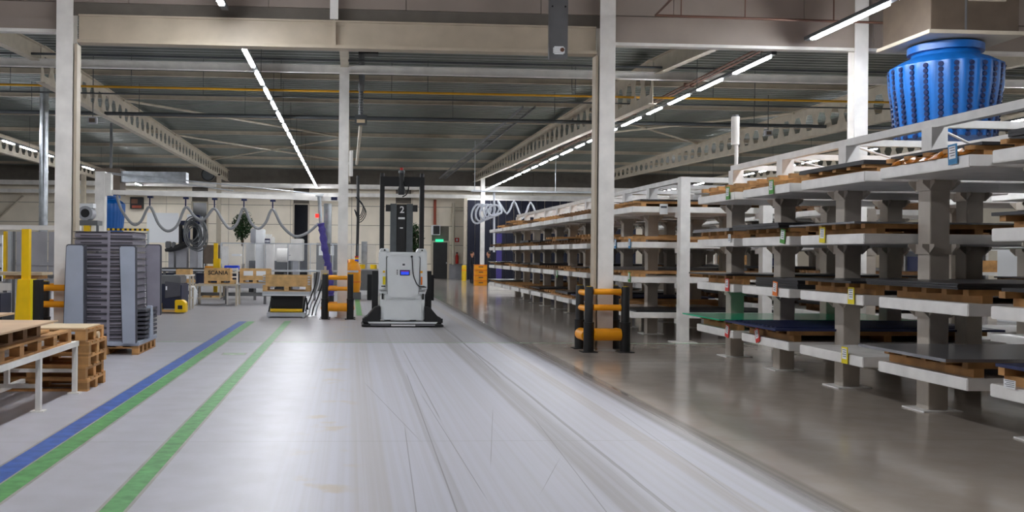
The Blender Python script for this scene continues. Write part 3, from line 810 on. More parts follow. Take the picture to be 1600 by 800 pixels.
# second forklift farther back: only mast stands above
t = thing('mast_forklift', 'dark forklift mast marked 2 standing behind the driverless forklift', 'forklift', (2.26, 42, 0))
for sx in (-1, 1): bx('mast_channel', sx * .37 - .14, sx * .37 + .14, 0, .2, .08, 3.9, 'conduit', t)
bx('mast_centre', -.23, .23, .1, .24, .08, 3.85, 'black', t)
for sx in (-1, 1): bx('pulley_box', sx * .6 - .12, sx * .6 + .12, .0, .25, 3.55, 3.85, 'black', t)
bx('body', -.6, .6, .25, 1.8, .08, 1.4, 'agv_white', t); bx('base', -.65, .65, -.1, 1.9, .02, .08, 'black', t)
text_mesh('number', '2', .42, 'print_white', t, (.02, .095, 3.62))
for z, w_, hh in ((3.2, .3, .09), (2.78, .14, .05)): bx('mark', -w_ / 2, w_ / 2, .092, .1, z, z + hh, 'print_white', t)

# ================================================================== FRONT LEFT TABLE, PALLETS, BOARDS
t = thing('steel_table', 'low white steel frame table at left front', 'table', (-3.15, 0, 0))
for q in (-.05, -1.15): bx('side_rail', q, q + .05, 6.4, 11.0, .54, .6, 'white_paint', t)
for Y in (7.0, 8.35, 9.69, 10.93):
    bx('cross_rail', -1.1, -.05, Y - .025, Y + .025, .54, .6, 'white_paint', t)
    for q in (-.05, -1.15):
        lg = bx('leg', q, q + .05, Y - .03, Y + .03, .012, .54, 'white_paint', t)
        bx('foot', q - .04, q + .09, Y - .06, Y + .06, 0, .012, 'white_paint', t)
    bx('cross_rail', -1.1, -.05, Y - .02, Y + .02, .24, .28, 'white_paint', t)
bx('stretcher', -.62, -.57, 8.4, 10.9, .12, .17, 'white_paint', t); bx('stretcher_post', -.62, -.57, 10.36, 10.42, .17, .56, 'white_paint', t)
def pallet(label, x0, y0, z, L_=1.2, W_=.8, along='x', m='wood', group=None, rz=0, h=.144):
    """flat wooden pallet: length L_ along x (or y), planks on top, nine blocks, three bottom boards"""
    t = thing('wooden_pallet', label, 'pallet', (x0, y0, z), rz, group)
    sx, sy = (L_, W_) if along == 'x' else (W_, L_)
    if along == 'x':
        for k in range(5):
            yy = k * (sy - .12) / 4; bx('top_plank', 0, sx, yy, yy + .12, h - .022, h, m, t)
        for fx in (0, .5, 1):
            xx = fx * (sx - .12); bx('cross_plank', xx, xx + .12, 0, sy, h - .044, h - .022, m, t)
            for fy in (0, .5, 1):
                yy = fy * (sy - .1); bx('block', xx, xx + .12, yy, yy + .1, .022, h - .044, m, t)
        for fy in (0, .5, 1):
            yy = fy * (sy - .1); bx('bottom_plank', 0, sx, yy, yy + .1, 0, .022, m, t)
    else:
        for k in range(max(5, int(sx / .2))):
            nk = max(5, int(sx / .2)); xx = k * (sx - .12) / (nk - 1); bx('top_plank', xx, xx + .12, 0, sy, h - .022, h, m, t)
        nb = 3 if sy < 1.3 else 5 if sy < 2.5 else 9
        for k in range(nb):
            yy = k * (sy - .12) / (nb - 1); bx('cross_plank', 0, sx, yy, yy + .12, h - .044, h - .022, m, t)
            for fx in (0, .5, 1):
                xx = fx * (sx - .1); bx('block', xx, xx + .1, yy, yy + .12, .022, h - .044, m, t)
        for fx in (0, .5, 1):
            xx = fx * (sx - .1); bx('bottom_plank', xx, xx + .1, 0, sy, 0, .022, m, t)
    return t
pallet('long wooden pallet lying on the white steel table', -4.28, 6.6, .6, 4.2, 1.1, 'y', 'wood')
pallet('wooden pallet under the brown board on the table', -4.28, 6.6, .744, 3.3, 1.05, 'y', 'wood_old')
o = MB().box(-4.4, -3.1, 6.3, 10.06, .889, .907).build('hardboard_sheet', 'hardboard', bevel=.002); tag(o, 'large brown hardboard sheet on the pallet at left front', 'board')
# stack of five pallets
for k in range(5):
    pallet('wooden pallet, %s up from the floor in the stack beside the table' % ORD[k], -4.3 + random.uniform(-.02, .02), 11.05 + random.uniform(-.015, .015), k * .1445, 1.23, .8, 'x', 'wood', 'pallet stack by the table')
o = MB().box(-4.25, -3.12, 11.1, 11.8, .723, .737).build('plywood_sheet', 'ply', bevel=.002); tag(o, 'pale plywood sheet on top of the pallet stack', 'board')
t = thing('cardboard_core', 'white paper roll poking from the top pallet in the stack', 'roll', (-3.12, 11.56, .62))
MB().tube([(-.1, 0, 0), (.05, 0, 0)], .045, 14).build('roll', 'ply', t, smooth=True)
# farther board stack
for k in range(6):
    pallet('wooden pallet in the stack left of the yellow pillar, %s from the floor' % ORD[k], -5.6, 10.0 + .01 * k, k * .1445, 1.2, .8, 'y', 'wood_old', 'pallet stack far left')
o = MB().box(-5.75, -4.06, 9.6, 11.5, .868, .89).build('hardboard_sheet', 'hardboard'); tag(o, 'brown hardboard sheet on the far left pallet stack', 'board')

# ================================================================== GREY PLASTIC CONTAINERS
pallet('wooden pallet under the grey plastic container stack', -4.42, 14.95, 0, 1.3, 1.06, 'y', 'wood')
t = thing('plastic_container', 'tall stack of grey ribbed plastic trays between upright panels', 'container', (-4.46, 14.9, .145))
box('base', 0, 1.12, 0, 1.38, 0, .07, 'grey_plastic', t, .012)
tm = MB().prism([(.06, .16), (.62, .10), (.98, .16), (.98, 1.1), (.06, 1.1)], 0, .088, 'z').mesh('tray', 'tray_grey', bevel=.012)
rim = MB().prism([(.045, .145), (.62, .085), (1.0, .145), (1.0, 1.12), (.045, 1.12)], 0, .012, 'z').mesh('tray_rim', 'grey_plastic_dark')
slot_me = MB().box(-.17, .17, -.004, .0, 0, .012).mesh('tray_slot', 'black')
for k in range(16):
    z = .07 + k * .109
    inst('tray', tm, t, (0, 0, z)); inst('tray_rim', rim, t, (0, 0, z + .092))
    o = inst('slot', slot_me, t, (.33, .126, z + .03), rz=-.107); o = inst('slot', slot_me, t, (.80, .126, z + .03), rz=.165)
bx('seam', .60, .64, .072, .09, .07, 1.82, 'tray_grey', t)
def upright(name, x0, x1, y0, z0, z1, lean, m='grey_plastic', thick=.16, rz=0):
    """rounded upright side panel"""
    r = .022; pts = [(x0 - lean, z0), (x1 + abs(lean) * .3, z0), (x1, z1 - r), (x1 - r, z1), (x0 + r, z1), (x0, z1 - r)]
    f = MB().prism(pts, y0 + .02, y0 + thick, 'y').build(name, 'grey_plastic_dark', t, bevel=.01)
    i = .018
    pts2 = [(p[0] + (i if p[0] < (x0 + x1) / 2 else -i), p[1] - (i if p[1] > z0 + .1 else 0)) for p in pts]
    MB().prism(pts2, y0, y0 + .03, 'y').build('panel_face', m, f)
    return f
upright('side_panel', -.02, .27, -.04, .04, 1.60, .04)
upright('side_panel', .80, 1.07, -.04, .04, 1.59, -.06, thick=.1)
upright('side_panel', .92, 1.19, 1.28, .40, 1.62, -.03, 'tray_grey', .1)
for k in range(7): bx('corner_rib', 1.0, 1.15, .32, 1.22, .1 + k * .07, .14 + k * .07, 'grey_plastic_dark', t)
MB().prism([(.62, .07), (.86, .07), (.80, .60), (.70, .60)], 1.08, 1.17, 'x').build('corner_brace', 'grey_plastic', t, bevel=.01)

# ================================================================== YELLOW SAFETY PILLAR AND FENCE AT LEFT
t = thing('safety_pillar', 'tall yellow safety pillar with wide tapered foot at left', 'pillar', (-4.99, 14.6, 0))
MB().prism([(-.16, .03), (.12, .03), (.09, 1.2), (-.09, 1.2)], -.12, .14, 'y').build('foot', 'yellow', t, bevel=.01)
bx('foot_plate', -.2, .3, -.16, .18, 0, .03, 'black', t)
bx('upper_post', -.055, .055, -.05, .06, 1.2, 1.97, 'yellow', t)
bx('light_curtain', .125, .235, -.06, .1, .03, 1.19, 'black', t); bx('edge_strip', .095, .125, -.1, .1, .1, 1.2, 'tag_yellow', t)
t = thing('machine_fence', 'grey machine screen with white top beam behind the yellow pillar', 'fence', (-6.75, 18.2, 0))
bx('top_beam', -1.6, 1.55, -.05, .05, 2.03, 2.12, 'white_paint', t)
for k, (a, b) in enumerate(((.35, .92), (.95, 1.5))): bx('panel', a, b, -.02, .02, .9 if k else .3, 2.0, 'grey_panel', t)
bx('yellow_post', .12, .17, -.06, .04, 0, 2.0, 'yellow', t); bx('grey_post', .2, .26, -.05, .03, 0, 2.0, 'alu', t); bx('grey_post', .28, .32, -.03, .03, 0, 2.0, 'grey_steel', t)
bx('lower_rail', .35, 1.5, -.04, .04, 1.35, 1.42, 'grey_panel', t); bx('lower_rail', .35, 1.5, -.04, .04, 1.12, 1.18, 'grey_steel', t); bx('end_post', 1.5, 1.55, -.04, .04, 0, 2.03, 'grey_panel', t)
bx('end_post', -1.6, -1.55, -.04, .04, 0, 2.03, 'white_paint', t)
t = thing('work_bench', 'wooden topped bench with white rail behind the yellow pillar', 'bench', (-6.6, 17.0, 0))
bx('top', -1.8, 1.15, -.25, .35, 1.2, 1.25, 'ply', t)
for k in range(7): bx('batten', -1.6 + k * .42, -1.45 + k * .42, -.2, .3, 1.13, 1.2, 'wood', t)
bx('front_rail', -1.8, .62, -.28, -.22, .93, 1.06, 'white_paint', t)
for q in (-1.7, .4): bx('leg', q, q + .08, -.05, .1, 0, 1.13, 'alu', t)
t = thing('machine_block', 'navy and black machine block at far left edge', 'machine', (-6.62, 16.1, 0))
box('body', -.8, .72, 0, .5, .05, .55, 'black', t); box('cover', -.8, .70, -.01, .5, .56, .9, 'navy_machine', t)
t = thing('hook_rack', 'white board with rail of dark hooks at far left', 'rack', (-8.15, 19.5, 0))
bx('board', -1.5, 1.0, 0, .05, 1.0, 1.95, 'paper', t); bx('rail', -1.5, 1.0, -.05, 0, 1.72, 1.78, 'grey_panel', t)
for q in (-1.5, .94): bx('leg', q, q + .06, .05, .1, 0, 1.95, 'white_paint', t)
for k in range(8): bx('hook', -1.4 + k * .3, -1.34 + k * .3, -.1, -.05, 1.55, 1.7, 'black', t)
bx('lower_bar', -1.5, 1.0, -.03, 0, 1.25, 1.28, 'conduit', t); bx('lower_bar', -1.5, 1.0, -.04, 0, 1.0, 1.1, 'black', t)
t = thing('ventilation_duct', 'shiny galvanised round duct standing upright at far left', 'duct', (at(68, 300, 30).x, 30, 0))
MB().tube([(0, 0, 1.0), (0, 0, 7.0)], .135, 16).build('pipe', 'galv', t, smooth=True)
for z in (1.9, 3.0, 4.1): MB().tube([(0, 0, z), (0, 0, z + .05)], .142, 16).build('collar', 'galv', t, smooth=True)
MB().box(-.2, .2, -.2, .2, 0, 1.0).build('fan_base', 'grey_steel', t)

# ================================================================== JIB CRANE WITH FESTOON HOSE
J = 30.0
pA, pB = at(182, 299, J), at(532, 306, J)
jp = at(157, 330, J)
t = thing('jib_crane', 'white jib crane rail with looping grey hose above the work tables', 'crane', (jp.x, J, 0))
bx('post', -.14, .16, -.15, .15, .02, 4.15, 'white_paint', t); bx('base_plate', -.3, .3, -.3, .3, 0, .02, 'grey_steel', t)
bx('head', -.1, .35, -.13, .13, 3.4, 4.1, 'white_paint', t)
dx = pB.x - jp.x
MB().prism([(.16, 3.58), (dx, 3.45), (dx, 3.31), (.16, 3.44)], -.07, .07, 'y').build('rail', 'white_paint', t)
bx('end_clip', dx - .3, dx - .1, -.09, -.07, 3.34, 3.44, 'navy', t)
for q in ((.2, 4.1, dx * .55, 3.6), (.2, 4.13, dx * .93, 3.52)): MB().tube([(q[0], 0, q[1]), (q[2], 0, q[3])], .018, 6).build('tie_rod', 'alu', t)
hp = [(190, 328), (207, 350), (220, 346), (234, 323), (248, 350), (262, 361), (277, 352), (290, 324), (303, 337), (313, 344), (322, 340), (335, 326), (348, 345), (359, 357), (370, 350), (381, 325), (392, 348), (404, 357), (415, 348), (426, 327), (440, 352), (460, 369), (480, 364), (498, 349)]
pts = [at(x, y, J - .12) - Vector((jp.x, J, 0)) for x, y in hp]
MB().tube(catmull([pts[0] + Vector((-.15, 0, .45))] + pts, 5), .045, 8).build('hose', 'hose_grey', t, smooth=True)
for x, y in ((234, 323), (290, 324), (335, 326), (381, 325), (426, 327)):
    q = at(x, y, J - .12) - Vector((jp.x, J, 0)); zr = 3.42 - .13 * (q.x - .16) / (dx - .16)
    hg = bx('hose_hanger', q.x - .02, q.x + .02, -.13, -.1, q.z, zr - .05, 'navy', t); bx('trolley', q.x - .08, q.x + .08, -.13, .05, zr - .06, zr, 'navy', t)
t = thing('vacuum_lifter', 'purple vacuum lifting hose hanging at the end of the jib crane', 'lifter', (at(512, 300, J).x, J, 0))
ox, = (at(512, 300, J).x,)
q = [at(x, y, J - .1) - Vector((ox, J, 0)) for x, y in ((501, 349), (504, 362), (507, 385), (511, 405), (514, 425), (516, 445), (517, 462))]
MB().tube(catmull(q, 5), [.11 + .02 * math.sin(i * 1.9) for i in range(31)], 12).build('lift_hose', 'purple', t, smooth=True)
e = q[-1]; MB().tube([e, e + Vector((0, 0, -.22))], .1, 12).build('suction_head', 'black', t, smooth=True)
MB().tube([q[0] + Vector((-.05, 0, .9)), q[0]], .06, 10).build('swivel_tube', 'galv', t, smooth=True)
MB().tube([q[0] + Vector((-.05, 0, .86)), q[0] + Vector((-.05, 0, .9))], .12, 12).build('flange', 'alu', t, smooth=True)
bx('red_valve', q[0].x - .17, q[0].x - .07, -.18, -.08, q[0].z + .18, q[0].z + .30, 'red_light', t)
q = at(512, 345, J + .4)
t = thing('vertical_duct', 'shiny round steel duct hanging behind the purple hose', 'duct', (q.x, J + .4, 0))
MB().tube([(0, 0, 1.95), (0, 0, 3.25)], .13, 16).build('pipe', 'galv', t, smooth=True); MB().tube([(0, 0, 1.6), (0, 0, 1.95)], .1, 14).build('pipe', 'grey_steel', t, smooth=True)
MB().tube([(0, 0, .02), (0, 0, 1.6)], .07, 12).build('stand', 'grey_steel', t); bx('base_plate', -.2, .2, -.2, .2, 0, .02, 'grey_steel', t)

# ================================================================== LEFT WORK AREA (tables, crates, machines)
def pxbox(name, x0, x1, y0, y1, Y, depth, m, parent, bev=.01):
    """box whose front face stands at distance Y; size taken from the measured outline"""
    a, b = at(x0, y1, Y), at(x1, y0, Y); o = parent.location
    return box(name, a.x - o.x, b.x - o.x, Y - o.y, Y + depth - o.y, max(a.z, .0) - o.z, b.z - o.z, m, parent, bev)
def T(name, label, cat, x, Y, group=None): return thing(name, label, cat, (at(x, 400, Y).x, Y, 0), 0, group)

# scissor lift table with pallet and collar crate
lx0, lx1 = at(410, 460, 23.6).x, at(485, 460, 23.6).x
t = thing('lift_table', 'low scissor lift table with steel deck beside the middle column', 'table', ((lx0 + lx1) / 2, 23.5, 0))
hw_ = (lx1 - lx0) / 2
box('deck_plate', -hw_, hw_, 0, 1.35, .55, .66, 'alu', t)
bx('deck_lip', -hw_ + .02, hw_ - .02, -.012, 0, .56, .585, 'paper', t)
box('base_frame', -hw_ + .12, hw_ - .12, -.02, 1.2, .03, .13, 'alu', t)
for q in (-hw_ + .14, hw_ - .19):
    bx('foot', q, q + .05, 0, .05, 0, .03, 'alu', t)
    for s in (1, -1): MB().prism([(.1, .14 if s > 0 else .5), (.16, .14 if s > 0 else .5), (1.15, .5 if s > 0 else .14), (1.09, .5 if s > 0 else .14)], q + (.0 if s > 0 else .06), q + (.04 if s > 0 else .1), 'x').build('scissor_arm', 'black', t)
MB().tube([(-hw_ + .2, .12, .18), (hw_ - .2, .12, .18)], .045, 10).build('roller', 'yellow', t, smooth=True)
bx('bellows', -hw_ + .2, hw_ - .2, .25, 1.1, .13, .54, 'black', t)
pallet('wooden pallet on the scissor lift table', (lx0 + lx1) / 2 - .6, 23.62, .66, 1.2, .8, 'x', 'wood_pale')
cx = (lx0 + lx1) / 2
t = thing('collar_crate', 'light wooden collar crate on the lift table pallet', 'crate', (cx - .6, 23.62, .805))
for a in ((0, 1.2, 0, .03), (0, 1.2, .77, .8)):
    bx('side_board', a[0], a[1], a[2], a[3], 0, .19, 'wood_pale', t); bx('side_board', a[0], a[1], a[2], a[3], .193, .26, 'wood_pale', t)
for a in ((0, .03), (1.17, 1.2)): bx('end_board', a[0], a[1], .03, .77, 0, .26, 'wood_pale', t)
for xx in (0, 1.13):
    for k in range(4): bx('hinge', xx + .0, xx + .07, -.008, 0, .02 + k * .062, .055 + k * .062, 'alu', t)
bx('filling', .04, 1.16, .04, .76, .1, .24, 'leaf', t)
# hoses at the lift table
t = thing('hose_bundle', 'bundle of pale hoses hanging beside the lift table', 'hose', (at(495, 470, 24.1).x, 24.1, 0))
for k in range(4):
    xx = -.1 + .09 * k
    MB().tube(catmull([(xx + .1, .05 * k, 1.15), (xx + .06, 0, .85), (xx - .05, -.05, .5), (xx - .15, -.08, .25), (xx - .2, -.05, .03)], 5), .018, 6).build('hose', 'hose_white' if k % 2 else 'rubber', t, smooth=True)
bx('control_stand', .18, .24, .0, .06, 0, 1.3, 'cream_steel', t); bx('control_box', .1, .3, -.05, .06, .95, 1.2, 'cream_steel', t)
# frame table with lettered crate
Yt = 28.6
a, b = at(304, 446, Yt), at(371, 446, Yt)
t = thing('frame_table', 'white steel frame table carrying the lettered crate', 'table', (a.x, Yt, 0)); W_ = b.x - a.x
for yy in (0, .75):
    bx('top_rail', 0, W_, yy, yy + .05, .60, .66, 'cream_steel', t)
    bx('lower_rail', .05, W_ * .6, yy, yy + .05, .33 - .13, .25, 'cream_steel', t)
    for xx in (0, W_ * .58, W_ - .06): bx('leg', xx, xx + .06, yy, yy + .05, 0 if xx != W_ * .58 else .25, .6, 'cream_steel', t)
bx('top_plate', 0, W_, .05, .75, .62, .65, 'grey_panel', t); bx('shelf', .05, W_ * .6, .05, .75, .2, .23, 'grey_panel', t)
for k in range(2): bx('shelf_plank', .2 + .3 * k, .45 + .3 * k, .1, .6, .23, .29, 'wood_pale', t)
tx = a.x
pallet('wooden pallet under the lettered crate', tx + .28, Yt + .03, .66, .9, .6, 'x', 'wood_pale', h=.12)
t = thing('lettered_crate', 'wooden crate with dark SCANIA lettering on the frame table', 'crate', (tx + .28, Yt + .03, .78))
bx('front_board', 0, .78, 0, .025, 0, .36, 'wood_pale', t); bx('back_board', 0, .78, .575, .6, 0, .36, 'wood_pale', t)
for xx in (0, .755): bx('end_board', xx, xx + .025, .025, .575, 0, .36, 'wood_pale', t)
bx('bottom_board', .025, .755, .025, .575, 0, .02, 'wood_pale', t)
text_mesh('lettering', 'SCANIA', .17, 'sheet_black', t, (.42, -.004, .22))
bx('frame_post', .86, .92, .05, .1, -.12, .28, 'white_paint', t) if False else None
# stack of timber offcuts left of crate
t = thing('timber_offcuts', 'short wooden offcuts heaped at left end of the frame table', 'timber', (tx - .45, Yt - .1, 0))
bx('stand_leg', 0, .06, 0, .06, 0, .66, 'cream_steel', t); bx('stand_leg', .3, .36, 0, .06, 0, .66, 'cream_steel', t); bx('stand_top', -.2, .4, -.1, .5, .66, .7, 'cream_steel', t)
for k in range(5): bx('offcut', -.2 + .05 * k, .35 + .02 * k, -.08 + .1 * k, .0 + .1 * k, .7 + .03 * (k % 2), .78 + .03 * (k % 2), 'wood_pale', t)
bx('paper_bag', .1, .3, -.05, .2, .82, 1.0, 'paper', t)
# second table with crate and white labels
a, b = at(374, 446, 29.4), at(412, 446, 29.4)
t = thing('roller_table', 'grey roller table under the crate with white labels', 'table', (at(352, 446, 29.6).x, 29.6, 0)); W_ = at(412, 446, 29.6).x - t.location.x
bx('side_plate', 0, W_ + .3, 0, .06, .5, .66, 'grey_panel', t); bx('side_plate', 0, W_ + .3, .8, .86, .5, .66, 'grey_panel', t)
for k in range(9): MB().tube([(.1 + k * .16, .06, .62), (.1 + k * .16, .8, .62)], .035, 8).build('roller', 'galv', t, smooth=True)
bx('lower_beam', -.9, W_ + .3, .05, .12, .25, .36, 'grey_steel', t)
for xx in (-.85, .0, W_): bx('leg', xx, xx + .08, 0, .08, 0, .5, 'grey_steel', t)
pallet('wooden pallet under the crate with white labels', a.x - .02, 29.62, .66, .95, .6, 'x', 'wood_pale', h=.12)
t = thing('labelled_crate', 'wooden crate with two white paper labels', 'crate', (a.x - .02, 29.62, .78))
bx('front_board', 0, .95, 0, .025, 0, .34, 'wood_pale', t); bx('back_board', 0, .95, .575, .6, 0, .34, 'wood_pale', t)
for xx in (0, .925): bx('end_board', xx, xx + .025, .025, .575, 0, .34, 'wood_pale', t)
bx('bottom_board', .025, .925, .025, .575, 0, .02, 'wood_pale', t)
for xx in (.12, .52): bx('label_sheet', xx, xx + .3, -.004, 0, .12, .27, 'paper', t)
t = thing('step_rack', 'small white shelf rack between the two crates', 'rack', (at(354, 446, 29.0).x, 29.0, .66))
t.location.z = 0
for xx in (0, .3):
    bx('post', xx, xx + .05, 0, .05, 0, 1.15, 'white_paint', t)
for z in (.85, .98, 1.1): bx('bar', .05, .3, .01, .04, z, z + .04, 'white_paint', t)
# long dark conveyor behind the tables
t = thing('belt_conveyor', 'long dark belt conveyor behind the work tables', 'conveyor', (at(250, 425, 32).x, 32, 0)); e = at(560, 425, 32).x - t.location.x
bx('belt', 0, e * .36, 0, .9, .95, 1.08, 'black', t); bx('side_rail', 0, e, -.06, 0, .98, 1.04, 'alu', t); bx('side_rail', e * .36, e, .0, .9, .99, 1.03, 'grey_panel', t)
for k in range(7): bx('leg', .1 + k * e / 6.6, .18 + k * e / 6.6, 0, .08, 0, .95, 'grey_steel', t)
bx('under_tray', 0, e * .4, .1, .8, .5, .9, 'navy_machine', t)
# blue bin, wood boxes, bits on the conveyor
o = pxbox('blue_bin', 350, 372, 415, 424, 32.3, .5, 'blue_bin', T('storage_bin', 'bright blue plastic bin on the conveyor', 'bin', 361, 32.3), .02)
t = T('wooden_box', 'dark wooden box with pale corners on the conveyor by the white machine', 'box', 388, 32.2)
pxbox('box_body', 372, 403, 421, 424.5, 32.1, .5, 'wood_pale', t); pxbox('cover', 381, 397, 421, 424, 32.05, .04, 'navy_machine', t)
t = T('yellow_stop', 'yellow machine stop column behind the conveyor', 'post', 337, 33); p = at(334, 380, 33) - t.location; q = at(340, 380, 33) - t.location
bx('column', p.x, q.x, 0, .12, 0, p.z, 'yellow', t); pxbox('foot_block', 320, 336, 416, 423, 33, .3, 'amber', t); pxbox('bracket', 333, 343, 404, 423, 32.95, .3, 'yellow', t)
# low driverless tug with yellow corners
t = thing('transport_cart', 'dark grey driverless cart with yellow corner bumpers behind the containers', 'cart', (at(264, 480, 25).x, 25, 0))
box('body', -.35, .32, 0, 1.1, .12, .78, 'navy_machine', t, .03); box('hood', -.36, .30, -.03, .9, .78, 1.0, 'grey_steel', t, .03)
MB().prism([(-.1, .4), (.30, .46), (.30, .8), (-.1, .85)], -.06, 0, 'y').build('front_plate', 'grey_plastic_dark', t, bevel=.01)
bx('logo', .0 - .08, -.04, -.065, -.06, .62, .72, 'paper', t)
for sx in (-1, 1):
    b0 = MB().prism([(sx * .32 - .14, .03), (sx * .32 + .14, .03), (sx * .32 + .14, .28), (sx * .32 + .05, .36), (sx * .32 - .14, .36)], -.16, .2, 'y').build('bumper', 'yellow', t, bevel=.015)
    bx('bumper_gap', sx * .32 - .06, sx * .32 + .06, -.166, -.16, .12, .22, 'black', b0)
bx('bumper_bar', -.2, .2, -.12, -.04, .04, .1, 'wood_pale', t)
t = thing('parts_trolley', 'small wooden parts trolley right of the dark cart', 'trolley', (at(285, 480, 26.6).x, 26.6, 0))
for xx in (-.2, .2):
    for yy in (0, .5): bx('leg', xx - .025, xx + .025, yy, yy + .05, .0, .95, 'cream_steel', t)
bx('shelf', -.25, .25, 0, .55, .62, .66, 'white_paint', t); bx('shelf', -.25, .25, 0, .55, .95, .99, 'white_paint', t)
bx('wood_block', -.2, .2, .05, .5, .99, 1.14, 'wood_pale', t); bx('blue_disc', -.18, -.02, -.02, .1, .36, .55, 'blue_bin', t); bx('lower_shelf', -.22, .22, .05, .5, .3, .34, 'cream_steel', t)
t = thing('waste_bag', 'white sack with blue print leaning by the frame table', 'bag', (at(296, 470, 28.2).x, 28.2, 0))
MB().prism([(-.2, 0), (.14, 0), (.22, .4), (.1, .62), (-.12, .55)], 0, .3, 'y').build('sack', 'paper', t, bevel=.04); MB().prism([(-.12, .3), (-.06, .3), (.06, .5), (0, .52)], -.012, .0, 'y').build('print_band', 'navy', t)

# white machining centre
t = T('milling_machine', 'white machine with two tall columns and round drum', 'machine', 420, 38)
pxbox('column', 398, 413, 358, 520, 38, .6, 'paper', t, .03); pxbox('column', 412, 428, 370, 520, 37.6, .5, 'white_paint', t, .03)
pxbox('column_cap', 415, 424, 366, 370, 37.7, .3, 'white_paint', t, .01); pxbox('logo_plate', 413.5, 422, 373, 381, 37.57, .03, 'navy', t)
for k in range(3): pxbox('logo_stroke', 414.6 + k * 2.4, 416.2 + k * 2.4, 375.2, 378.5, 37.55, .02, 'paper', t, 0)
p = at(437, 400, 38.6) - t.location
MB().tube([(p.x - .1, .6, p.z), (p.x + .35, .6, p.z)], .32, 24).build('drum', 'white_paint', t, smooth=True); MB().tube([(p.x + .35, .6, p.z), (p.x + .36, .6, p.z)], .25, 20).build('drum_face', 'grey_panel', t)
pxbox('bed', 388, 455, 408, 520, 38.4, 1.0, 'black', t); pxbox('side_unit', 384, 398, 380, 420, 39, .6, 'white_paint', t, .03); pxbox('head', 391, 400, 357, 380, 38.8, .5, 'grey_panel', t, .04)
t = T('machine_cabinet', 'wide white machine cabinet in front of the dark window', 'machine', 452, 41)
pxbox('body', 426, 467, 382, 408, 41, 1.4, 'white_paint', t, .03); pxbox('tower', 454, 473, 373, 408, 40.9, 1.4, 'white_paint', t, .03); pxbox('lower_body', 440, 466, 407, 520, 40.9, 1.3, 'grey_panel', t, .03)
bx('seam', at(447, 400, 41).x - t.location.x, at(466, 400, 41).x - t.location.x, -.01, .0, 1.5, 1.53, 'grey_steel', t)
t = T('control_cabinet', 'grey control cabinet with a white notice behind the purple hose', 'cabinet', 510, 40)
pxbox('body', 493, 527, 380, 520, 40, .6, 'grey_steel', t, .01); pxbox('notice', 498, 522, 384, 399, 39.98, .02, 'paper', t, 0)
t = T('glass_screen', 'grey transparent machine screen along the work cells', 'screen', 440, 36)
for k in range(6):
    a_, b_ = at(345 + k * 35, 384, 36).x - t.location.x, at(345 + (k + 1) * 35, 384, 36).x - t.location.x
    bx('pane', a_ + .04, b_ - .04, -.006, .006, .9, 1.95, 'screen_glass', t); bx('frame_post', a_ - .02, a_ + .02, -.02, .02, 0, 2.0, 'alu', t)
bx('top_rail', at(345, 384, 36).x - t.location.x, at(555, 384, 36).x - t.location.x, -.02, .02, 1.96, 2.0, 'alu', t)
# partition panel behind
t = T('partition', 'beige partition panel by the far cream column', 'screen', 372, 46)
pxbox('panel', 357, 388, 385, 412, 46, .06, 'wall_panel', t); pxbox('panel', 345, 357, 385, 412, 46, .06, 'white_paint', t); pxbox('panel', 318, 345, 383, 412, 46, .06, 'duct_brown', t)
for xx in (318, 345, 387):
    p = at(xx, 400, 46) - t.location; bx('post', p.x, p.x + .06, .06, .12, 0, 2.1, 'alu', t)
pxbox('tray', 362, 376, 397, 400, 45, .5, 'paper', T('wall_shelf', 'small white tray on stand before the beige partition', 'shelf', 369, 45))
# cable robot
R = 37.0
t = T('cable_robot', 'dark blue robot arm wrapped in grey cable coils', 'robot', 300, R); o = t.location
pxbox('post', 308, 316, 338, 520, R + .3, .25, 'alu', t); pxbox('arm_head', 280, 308, 345, 352, R, .35, 'navy_machine', t, .03); pxbox('arm', 279, 284, 348, 386, R, .3, 'black', t, .02)
pxbox('arm_body', 285, 296, 355, 380, R + .1, .3, 'navy', t, .05); pxbox('white_box', 292, 301, 335, 347, R + .1, .3, 'paper', t, .01); pxbox('blue_block', 300, 312, 336, 350, R + .15, .3, 'navy', t, .02)
MB().tube([at(296, 380, R) - o, at(280, 386, R) - o, at(266, 390, R) - o, at(258, 391, R) - o], [.12, .13, .1, .06], 10).build('forearm', 'black', t, smooth=True)
pxbox('tool_head', 258, 266, 377, 388, R - .1, .3, 'grey_steel', t, .03); pxbox('tool_head', 268, 273, 378, 388, R - .1, .3, 'grey_steel', t, .03)
for k in range(11):
    c = at(301 + k * .5, 365, R - .15 - .05 * k) - o; rx = .18 + .03 * k; rz = .26 + .042 * k; ph = random.uniform(-.3, .3)
    MB().tube([(c.x + rx * math.cos(th) * math.cos(ph), c.y + .12 * math.sin(th + ph), c.z + rz * math.sin(th + ph)) for th in [2 * PI * i / 28 for i in range(29)]], .022, 6).build('cable_coil', 'grey_steel' if k % 2 else 'conduit', t, smooth=True)
for (x0, x1, y0) in ((262, 272, 385), (274, 292, 383), (295, 306, 386)):
    pxbox('stand', x0, x1, y0, 520, R + .2, .5, 'grey_panel', t)
pxbox('white_panel', 229, 279, 333, 379, 46, .08, 'paper', T('white_screen', 'large white screen board left of the cable robot', 'screen', 255, 46))
bx('leg', -.9, -.85, .1, .16, 0, 2.2, 'alu', bpy.data.objects['white_screen']); bx('leg', .8, .85, .1, .16, 0, 2.2, 'alu', bpy.data.objects['white_screen'])
